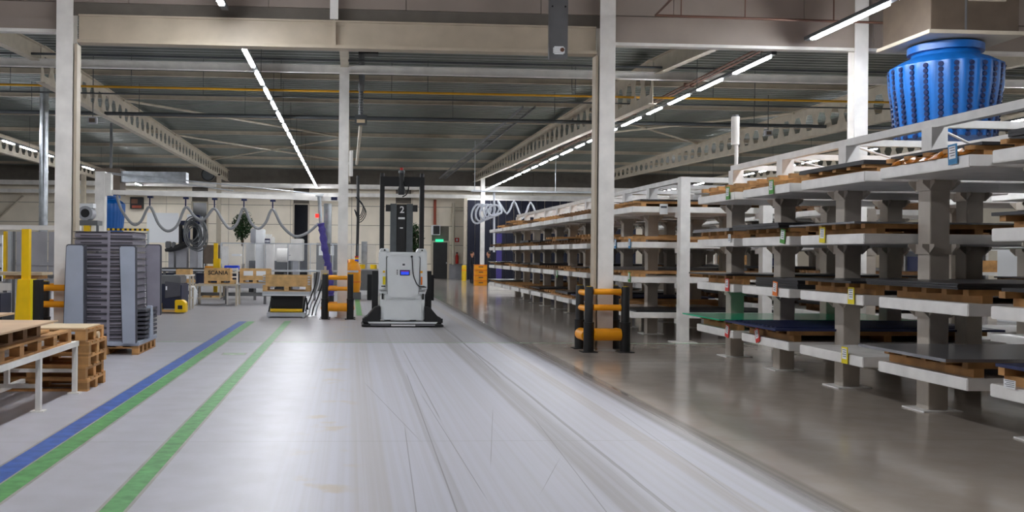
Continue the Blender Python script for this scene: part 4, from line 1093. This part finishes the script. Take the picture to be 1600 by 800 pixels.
# fan unit with red light
t = T('fan_motor', 'grey fan motor with red lamp on a shelf behind the column', 'motor', 133, 26); p = at(133, 333, 26) - t.location
MB().tube([(p.x, 0, p.z), (p.x, .4, p.z)], .2, 20).build('housing', 'grey_panel', t, smooth=True); MB().tube([(p.x, -.01, p.z), (p.x, .02, p.z)], .12, 16).build('inlet', 'black', t)
bx('bracket', p.x - .2, p.x + .2, .05, .35, p.z + .15, p.z + .27, 'paper', t); bx('red_lamp', p.x - .3, p.x - .22, 0, .08, p.z - .05, p.z + .06, 'red_light', t)
bx('shelf', p.x - .4, p.x + .35, -.05, .45, p.z - .33, p.z - .2, 'grey_steel', t)
for xx in (-.38, .3): bx('leg', p.x + xx, p.x + xx + .06, .0, .06, 0, p.z - .33, 'grey_steel', t)
bx('yellow_can', p.x - .02, p.x + .14, -.06, .1, p.z - .51, p.z - .34, 'yellow', t)
t = T('barrier_beam', 'black and yellow striped barrier beam above the containers', 'barrier', 198, 31); p = at(164, 358, 31) - t.location; q = at(232, 359, 31) - t.location
for k in range(18):
    f0, f1 = k / 18, (k + 1) / 18; bx('band', p.x + (q.x - p.x) * f0, p.x + (q.x - p.x) * f1, 0, .06, p.z - .04, p.z + .03, 'yellow' if k % 2 else 'black', t)
bx('post', q.x - .06, q.x, .06, .12, 0, p.z, 'alu', t); bx('post', p.x, p.x + .06, .06, .12, 0, p.z, 'alu', t)
t = T('speaker_box', 'black box hanging on the back wall under the jib rail', 'box', 213, 60.5)
pxbox('case', 203, 223, 308, 326, 60.6, .38, 'black', t); pxbox('front', 205, 215, 311, 318, 60.57, .03, 'terracotta', t); pxbox('front', 206, 221, 321, 325, 60.57, .03, 'brick_red', t)

# machines right of the middle column
t = T('orange_machine', 'orange drum machine behind the middle column', 'machine', 550, 33)
p = at(549, 420, 33) - t.location
MB().lathe([(.3, .25), (.34, .5), (.34, 1.1), (.26, 1.3), (.1, 1.42)], 20, (p.x, .3, 0)).build('drum', 'amber', t, smooth=True)
for q in (.6, 1.0): MB().lathe([(.35, q), (.355, q + .02), (.35, q + .04)], 20, (p.x, .3, 0)).build('band', 'orange', t)
bx('base', p.x - .35, p.x + .35, 0, .6, 0, .25, 'grey_steel', t)
MB().prism([(p.x - .2, 1.35), (p.x - .1, 1.3), (p.x - .22, 1.75), (p.x - .3, 1.7)], -.08, 0, 'y').build('red_flag', 'red', t)
for k, c in enumerate(('blue_bin', 'yellow', 'red')): bx('light_segment', p.x + .12, p.x + .25, -.1, .0, 1.36 + k * .06, 1.42 + k * .06, c, t)
t = T('steel_bench', 'grey steel work bench with coils left of the driverless forklift', 'bench', 578, 36)
bx('top', -.55, .6, 0, .8, .98, 1.03, 'grey_panel', t); bx('cabinet', -.5, .1, .05, .75, .2, .98, 'grey_steel', t)
for xx in (-.53, .53): bx('leg', xx, xx + .05, .02, .07, 0, .98, 'grey_steel', t)
for xx in (-.3, .15): MB().tube([(xx, .3, 1.03), (xx, .3, 1.2)], .13, 14).build('spool', 'yellow', t, smooth=True)
bx('galvanised_post', -.33, -.1, .45, .65, 1.03, 2.1, 'galv', t); bx('panel', -.5, .25, .68, .72, 1.03, 2.0, 'screen_glass', t)
bx('black_box', .35, .6, .2, .5, 1.03, 1.5, 'black', t); bx('under_box', .15, .5, .1, .6, .3, .8, 'yellow', t)
t = T('cable_drop', 'dark cable bundle hanging down right of the middle column', 'cable', 558, 44); p = at(559, 308, 44) - t.location
MB().tube(catmull([(p.x, 0, 5.3), (p.x + .02, 0, 3.5), (p.x, 0, 1.6), (p.x, 0, .05)], 4), .07, 8).build('trunk', 'black', t, smooth=True)
for k in range(4): MB().tube(catmull([(p.x - .1, -.1, 4.3), (p.x + .25 + .05 * k, -.12, 3.9 - .1 * k), (p.x + .1, -.1, 3.4 - .1 * k), (p.x - .15, -.1, 3.7)], 5), .025, 6).build('loop', 'black', t, smooth=True)
# wall items near the door
t = T('exit_sign', 'glowing green emergency exit sign above the dark door', 'sign', 686.5, 60.9); p = at(687, 378, 60.7) - t.location
bx('sign_box', p.x - .25, p.x + .25, -.1, .099, 2.44, 2.6, 'exit', t)
t = T('hose_cabinet', 'pale wall cabinet with red pipe above, left of the exit door', 'cabinet', 680, 60.8)
pxbox('cabinet', 674, 688, 352, 367, 60.7, .28, 'paper', t); pxbox('dark_front', 677, 687, 353, 366, 60.67, .03, 'black', t); pxbox('red_pipe', 677.5, 682, 312, 351, 60.75, .2, 'brick_red', t)
t = T('fire_extinguisher', 'red fire extinguisher on the wall right of the door', 'extinguisher', 714, 60.8); p = at(714, 406, 60.8) - t.location
MB().lathe([(.1, 0), (.11, .05), (.11, .5), (.05, .6), (.04, .68)], 14, (p.x, 0, 1.0)).build('bottle', 'red', t, smooth=True); bx('valve', p.x - .06, p.x + .06, -.04, .04, 1.68, 1.76, 'black', t); bx('wall_hook', p.x - .03, p.x + .03, .05, .2, 1.4, 1.5, 'black', t)
t = T('fire_sign', 'small red square sign on the wall above the extinguisher', 'sign', 714, 60.96); p = at(714, 375, 60.96) - t.location
bx('plate', p.x - .14, p.x + .14, 0, .03, p.z - .14, p.z + .14, 'red', t); bx('symbol', p.x - .06, p.x + .06, -.004, 0, p.z - .07, p.z + .08, 'paper', t)
t = T('wall_pipe', 'cream down pipe with bend on the wall right of the door', 'pipe', 709, 60.7); p = at(709, 310, 60.7) - t.location
MB().tube([(p.x, 0, 5.0), (p.x, 0, .95)], .1, 10).build('pipe', 'cream_steel', t, smooth=True); MB().tube([(p.x, 0, 4.55), (p.x + .9, 0, 4.55)], .09, 10).build('branch', 'cream_steel', t, smooth=True)
t = T('plastic_bollard', 'yellow bollard against the wall left of the navy curtain', 'bollard', 725, 57); p = at(725, 420, 57) - t.location
MB().lathe([(.15, 0), (.15, .9), (.12, .96)], 16, (p.x, 0, 0)).build('post', 'yellow', t, smooth=True); MB().lathe([(.152, .6), (.152, .7)], 16, (p.x, 0, 0)).build('band', 'amber', t)
# navy curtain wall
t = thing('strip_curtain', 'large dark navy curtain wall at the back right', 'curtain', (7.4, 59.0, 0))
for k in range(22): bx('curtain_fold', k * .5, k * .5 + .47, .0 + .06 * (k % 2), .05 + .06 * (k % 2), .02, 5.1, 'curtain', t)
bx('top_rail', -.1, 11.2, 0, .12, 5.1, 5.2, 'white_paint', t); bx('jamb', -.25, -.05, -.05, .2, 0, 5.2, 'cream_steel', t)
# white festoon hose
F_ = 44.0
t = T('festoon_hose', 'white coiled hose looping in front of the navy curtain', 'hose', 770, F_); o = t.location
pts = []
for k in range(5):
    c = at(744 + k * 6.5, 334 - k * 1.3, F_ - .1 * k)
    for i in range(14):
        th = 2 * PI * i / 14; pts.append(Vector((c.x + .30 * math.cos(th) + .012 * i, c.y + .05 * math.sin(th), c.z + (.46 - .05 * k) * math.sin(th + .3))))
for x, y in ((778, 314), (786, 326), (792, 334), (798, 325), (803, 314), (809, 326), (816, 342), (823, 330), (829, 316), (836, 330)): pts.append(at(x, y, F_))
MB().tube(catmull([q - o for q in pts], 2), .05, 6).build('hose', 'hose_white', t, smooth=True)
p = at(772, 312, F_) - o
MB().tube([(p.x, 0, 4.6), (p.x + .02, 0, 1.75)], .05, 8).build('drop_hose', 'hose_white', t, smooth=True)
bx('support_rail', at(736, 300, F_).x - o.x, 6.0, -.04, .04, 4.62, 4.70, 'alu', t)
for xx in (-.9, 3.0): bx('rail_hanger', xx - .015, xx + .015, -.015, .015, 4.7, 7.05, 'alu', t)
t = T('blue_post', 'bright blue flat post left of the long rack far end', 'post', 780, 46)
p = at(776, 365, 46) - t.location; q = at(784, 405, 46) - t.location; bx('panel', p.x, q.x, 0, .1, 0, p.z, 'purple', t); bx('foot', p.x - .1, q.x + .1, -.15, .25, 0, .02, 'grey_steel', t)
# yellow crate stack
g0 = at(741.5, 446, 48.2); g1 = at(761, 446, 48.2)
for k in range(4):
    z0 = k * .275; t = thing('yellow_crate', 'yellow plastic crate in the far stack, %s from the floor' % ORD[k], 'crate', ((g0.x + g1.x) / 2, 48.2, z0), 0, 'stacked yellow crates'); w_ = (g1.x - g0.x) / 2
    box('tub', -w_, w_, 0, .45, .0, .24, 'amber', t, .02); bx('rim', -w_ - .01, w_ + .01, -.01, .46, .24, .272, 'orange', t); bx('grip', -.12, .12, -.006, 0, .13, .18, 'terracotta', t)
t = thing('white_plinth', 'low white kerb block at the far end of the long rack', 'block', (at(770, 450, 43).x, 42, 0)); box('block', -.3, 1.6, 0, .5, 0, .32, 'white_paint', t)

# ================================================================== PLANTS
def plant(label, x, Y, ztop, rx, zc0, seed):
    rnd = random.Random(seed); t = T('potted_tree', label, 'plant', x, Y)
    MB().lathe([(.26, 0), (.34, .5), (.36, .52), (.3, .5)], 16).build('pot', 'terracotta', t, smooth=True)
    MB().tube(catmull([(0, 0, .4), (.05, 0, 1.2), (-.03, 0, zc0 + .3), (.02, 0, ztop - .6)], 4), [.07] * 8 + [.05] * 5, 8).build('trunk', 'bark', t, smooth=True)
    b = MB(); zc = (ztop + zc0) / 2; rz = (ztop - zc0) / 2
    for i in range(1400):
        while True:
            u = Vector((rnd.uniform(-1, 1), rnd.uniform(-1, 1), rnd.uniform(-1, 1)))
            if u.length < 1 and rnd.random() < .35 + u.length: break
        k_ = 1 - .35 * max(0, -u.z)
        c = Vector((u.x * rx * k_, u.y * rx * k_, zc + u.z * rz)) + Vector((rnd.gauss(0, .05),) * 3)
        d = Vector((rnd.gauss(0, 1), rnd.gauss(0, 1), rnd.gauss(0, .7))).normalized(); s = d.cross(Vector((0, 0, 1)) + Vector((rnd.random(), 0, 0))).normalized() * .045
        n = len(b.v); b.v += [tuple(c - d * .1), tuple(c + s), tuple(c + d * .1), tuple(c - s)]; b.f.append((n, n + 1, n + 2, n + 3))
    f = b.build('foliage', 'leaf', t); f['kind'] = 'stuff'
plant('tall potted tree with dark green crown by the far cream column', 379, 54.5, 4.0, .6, 2.3, 3)
plant('potted tree half hidden behind the forklift mast', 648, 54, 3.4, .5, 1.6, 4)

# ================================================================== AIR DIFFUSERS
def diffuser(label, X, Y, z_top, s=1.0, duct=True, nozzles=True):
    t = thing('air_diffuser', label, 'diffuser', (X, Y, 0))
    prof = [(.46, z_top), (.47, z_top - .1), (.44, z_top - .14), (.46, z_top - .2), (.60, z_top - .27), (.735, z_top - .37), (.74, z_top - .42), (.73, z_top - .7), (.69, z_top - 1.0), (.66, z_top - 1.3), (.64, z_top - 1.55), (.3, z_top - 1.58)]
    prof = [(r * s, z) for r, z in prof]
    n = 120
    MB().lathe(prof, n, (0, 0, 0), lambda k, i: 1 + (.022 * math.cos(2 * PI * k / 5) if i >= 5 and i < 11 else 0)).build('body', 'blue', t, smooth=True)
    MB().lathe([(.45 * s, z_top - .02), (.5 * s, z_top - .02), (.5 * s, z_top - .13), (.45 * s, z_top - .13)], 40).build('neck_ring', 'blue', t, smooth=True)
    if nozzles:
        b = MB()
        for c in range(24):
            th = 2 * PI * (c + .5) / 24
            for k in range(14):
                z = z_top - .43 - k * .085; f = k * .085
                r = (.735 - .085 * f / 1.1) * s
                p = Vector((r * math.cos(th), r * math.sin(th), z)); d = Vector((math.cos(th), math.sin(th), -.25)).normalized()
                b.tube([p - d * .01, p + d * .022], [.042, .034], 8)
        o = b.build('nozzles', 'blue_hole', t); o['kind'] = 'stuff'
    return t
pd = at(1477, 72, 14.7)
diffuser('big blue fluted air diffuser hanging above the rack', pd.x, 14.7, pd.z, 1.12)
t = thing('air_duct', 'brown-grey square air duct holding the big blue diffuser', 'duct', (pd.x, 14.7, pd.z))
box('duct_box', -.70, .74, -.70, .62, .06, 3.2, 'duct_brown', t); box('lower_flange', -.77, .81, -.77, .69, .02, .08, 'cream_steel', t)
MB().tube([(0, 0, -.01), (0, 0, .04)], .42, 30).build('spigot', 'duct_brown', t)
bx('inspection_slot', -.1, .5, -.74, -.70, .55, .75, 'cream_steel', t); bx('vertical_seam', -.15, -.12, -.71, -.70, .1, 3.0, 'grey_steel', t)
pd2 = at(173, 305, 40)
diffuser('far blue fluted air diffuser behind the jib crane post', pd2.x, 40, pd2.z, .8, nozzles=False)
t = thing('air_duct', 'brown air duct above the far blue diffuser', 'duct', (pd2.x, 40, pd2.z)); box('duct_box', -.5, .5, -.5, .5, .02, 1.1, 'duct_brown', t); box('side_duct', .5, 3.2, -.35, .35, .55, 1.0, 'galv', t); bx('hanger', -.05, .05, -.05, .05, 1.1, 7.05 - pd2.z, 'grey_steel', t)
# hanging dark plate with sensor
pl = at(858, 92, 15.0); pr = at(887, 92, 15.0)
t = thing('hanging_post', 'dark grey hanging steel post with white sensor at the header', 'post', ((pl.x + pr.x) / 2, 15.0, pl.z)); hw_ = (pr.x - pl.x) / 2
box('plate', -hw_, hw_, 0, .1, 0, 8.6 - pl.z, 'grey_steel', t, .006)
sb = box('sensor_box', -hw_ * .62, hw_ * .62, -.06, 0, .07, .2, 'paper', t, .02); MB().tube([(hw_ * .32, -.07, .14), (hw_ * .32, -.06, .14)], .035, 12).build('lens', 'terracotta', t)
for sx in (-1, 1): MB().tube([(sx * hw_ * .7, -.01, .86), (sx * hw_ * .7, 0, .86)], .015, 8).build('bolt', 'black', t)
# small floodlights and a wall fan
for i, (x, y, Y, l) in enumerate(((1200, 208, 30.3, 'small grey floodlight hanging right of the long lamp row'), (145, 188, 26.3, 'small pale box hanging under the left perforated beam'))):
    p = at(x, y, Y); t = thing('floodlight', l, 'lamp', (p.x, Y, p.z)); box('housing', -.12, .12, -.08, .08, -.09, .09, 'grey_panel', t, .01); bx('face', -.08, .08, -.085, -.08, -.06, .05, 'duct_brown', t); bx('stem', -.01, .01, -.01, .01, .09, deck_z(Y) - p.z, 'conduit', t)
p = at(326, 273, 56); t = thing('ceiling_fan', 'round black fan mounted by the far cream column', 'fan', (p.x, 55.9, p.z))
MB().tube([(0, -.15, 0), (0, .15, 0)], .4, 24).build('housing', 'black', t, smooth=True); MB().tube([(0, -.17, 0), (0, -.15, 0)], .33, 24).build('grille', 'conduit', t); bx('arm', .35, .7, -.03, .03, -.04, .04, 'black', t)
# light strip on middle column
t = thing('column_lamp', 'white tubular lamp box on the side of the middle column', 'lamp', (-.03, 23.62, 3.6)); MB().tube([(0, 0, 0), (0, 0, .65)], .05, 12).build('cylinder', 'white_paint', t, smooth=True); bx('bracket', -.07, 0, -.02, .02, .3, .36, 'white_paint', t)

# ================================================================== SHELVING BEYOND THE RACKS
def shelf_unit(label, X, Y, w_, levels, goods):
    t = thing('goods_shelf', label, 'shelf', (X, Y, 0), 0, 'shelves beyond the racks')
    for xx in (0, w_):
        for yy in (0, 1.0): bx('upright', xx - .05, xx + .05, yy - .05, yy + .05, 0, 2.4, 'white_paint', t)
    for z in levels:
        for yy in (-.03, .97): bx('beam', .05, w_ - .05, yy, yy + .06, z - .1, z, 'white_paint', t)
        bx('deck', .05, w_ - .05, .03, .97, z - .03, z, 'alu', t)
    for k, (f0, f1, z, h, m) in enumerate(goods): bx('goods', f0 * w_ + .08, f1 * w_ - .08, .05, .9, z, z + h, m, t)
    bx('brace_panel', .05, w_ - .05, 1.02, 1.04, .2, 2.3, 'grey_panel', t)
shelf_unit('white shelf with navy covered goods seen through the rack', 17.2, 27, 2.7, (.5, 1.25, 2.0), ((0, .5, .5, .4, 'wood'), (.45, 1, .5, .5, 'navy'), (.0, .6, 1.25, .45, 'navy'), (.6, 1, 1.25, .35, 'wood'), (.1, .9, 2.0, .2, 'wood')))
shelf_unit('white shelf with blue bins at far right', 21.0, 27, 2.7, (.5, 1.25, 2.0), ((0, .4, .5, .4, 'blue_bin'), (.4, 1, .5, .5, 'paper'), (.0, .5, 1.25, .45, 'paper'), (.6, 1, 1.25, .35, 'blue_bin'), (.1, .9, 2.0, .2, 'wood')))
shelf_unit('white shelf with wooden boxes behind the racks', 14.0, 34, 2.7, (.5, 1.25, 2.0), ((0, .4, .5, .4, 'wood'), (.4, 1, .5, .5, 'navy'), (.0, .5, 1.25, .45, 'wood'), (.6, 1, 1.25, .35, 'navy'), (.1, .9, 2.0, .2, 'wood')))
t = thing('white_cabinet', 'tall white machine cabinet beyond the racks at right', 'cabinet', (17.0, 22.5, 0)); box('body', 0, 2.4, 0, 1.0, 0, 2.2, 'paper', t, .02); bx('door_gap', 1.19, 1.21, -.005, 0, .1, 2.1, 'grey_steel', t)
for k in range(3): bx('fitting', .3 + .5 * k, .4 + .5 * k, -.05, 0, 1.2, 1.7, 'wood', t)
t = thing('blue_press', 'blue machine block right of the white cabinet', 'machine', (20.2, 22.5, 0)); box('body', 0, 1.4, 0, 1.0, 0, 2.0, 'navy', t, .03); box('ledge', -.5, 1.5, -.2, 0, 1.0, 1.15, 'blue_bin', t, .02)

# ================================================================== PEOPLE
def person(label, X, Y, rz, pose):
    t = thing('person', label, 'person', (X, Y, 0), rz)
    # joints (local: faces -y)
    J_ = {'pel': (0, 0, .95), 'sp': (0, .01, 1.12), 'ch': (0, .01, 1.32), 'nk': (0, .0, 1.47), 'hd0': (0, -.01, 1.54)}
    V = [(J_['pel'], (.16, .11)), (J_['sp'], (.15, .105)), (J_['ch'], (.175, .12)), (J_['nk'], (.06, .06))]
    E = [(0, 1), (1, 2), (2, 3)]
    def chain(root, pts):
        last = root
        for p, r in pts:
            V.append((p, r)); E.append((last, len(V) - 1)); last = len(V) - 1
    for s in (-1, 1):
        chain(0, [((s * .1, 0, .86), (.095, .1)), ((s * .11, -.02 + .03 * s, .48), (.065, .068)), ((s * .11, .02 + .05 * s, .09), (.045, .048)), ((s * .12, -.13 + .05 * s, .035), (.042, .035))])
        el, wr = pose[s]
        chain(2, [((s * .19, .01, 1.40), (.06, .06)), (el, (.048, .048)), (wr, (.034, .036))])
    me = bpy.data.meshes.new('body'); me.from_pydata([v[0] for v in V], E, [])
    o = bpy.data.objects.new('body', me); link(o, t); me.materials.append(MATS['cloth_dark'])
    sk = o.modifiers.new('skin', 'SKIN'); ss = o.modifiers.new('sub', 'SUBSURF'); ss.levels = 2; ss.render_levels = 2
    for i, v in enumerate(V): me.skin_vertices[0].data[i].radius = v[1]
    me.skin_vertices[0].data[0].use_root = True
    hb_ = MB().lathe([(.045, 1.46), (.05, 1.52), (.06, 1.54), (.078, 1.58), (.088, 1.64), (.088, 1.69), (.075, 1.74), (.045, 1.775), (.01, 1.785)], 16, (0, -.01, 0), lambda k, i: 1 + .12 * abs(math.sin(2 * PI * k / 16))).build('head', 'skin', t, smooth=True)
    MB().prism([(-.125, 1.60), (-.105, 1.66), (-.09, 1.66), (-.09, 1.60)], -.014, .014, 'x').build('nose', 'skin', t)
    for s in (-1, 1):
        MB().lathe([(.004, -.012), (.012, 0), (.004, .012)], 8, (s * .034, -.098, 1.665)).build('eye', 'black', t)
        MB().lathe([(.008, -.03), (.02, 0), (.008, .03)], 8, (s * .09, .0, 1.65)).build('ear', 'skin', t)
    bx('mouth', -.025, .025, -.103, -.095, 1.575, 1.583, 'terracotta', t)
    MB().lathe([(.094, 1.66), (.097, 1.70), (.084, 1.755), (.05, 1.79), (.012, 1.80)], 16, (0, .012, 0), lambda k, i: 1 + .1 * abs(math.sin(2 * PI * k / 16))).build('hair', 'hair', t, smooth=True)
    for s in (-1, 1):
        wr = Vector(pose[s][1]); el = Vector(pose[s][0]); d = (wr - el).normalized()
        h = MB(); side = d.cross(Vector((s, 0, .2))).normalized()
        h.tube([wr - d * .01, wr + d * .04, wr + d * .085], [.028, .038, .034], 10)
        for k in range(4):
            b_ = wr + d * .08 + side * (.024 - .016 * k); ln = (.062, .072, .068, .052)[k]
            h.tube([b_, b_ + d * ln * .55, b_ + d * ln + Vector((-s * .015, 0, 0))], [.009, .008, .006], 6)
        b_ = wr + d * .03 + side * .03; h.tube([b_, b_ + side * .025 + d * .03, b_ + side * .028 + d * .06], [.011, .01, .007], 6)
        h.build('hand', 'skin', t, smooth=True)
    return t
pp = at(737, 444, 50.5)
person('person in dark work clothes standing beside the yellow crates, facing right', pp.x, 50.5, PI / 2, {-1: ((-.24, -.02, 1.12), (-.2, -.2, .98)), 1: ((.24, -.02, 1.12), (.2, -.22, 1.0))})
pp = at(763, 444, 49.6)
person('person in dark jacket half hidden behind the rack end, facing left', pp.x, 49.6, -PI / 2, {-1: ((-.24, .0, 1.12), (-.22, -.12, .9)), 1: ((.24, .0, 1.12), (.22, -.12, .9))})
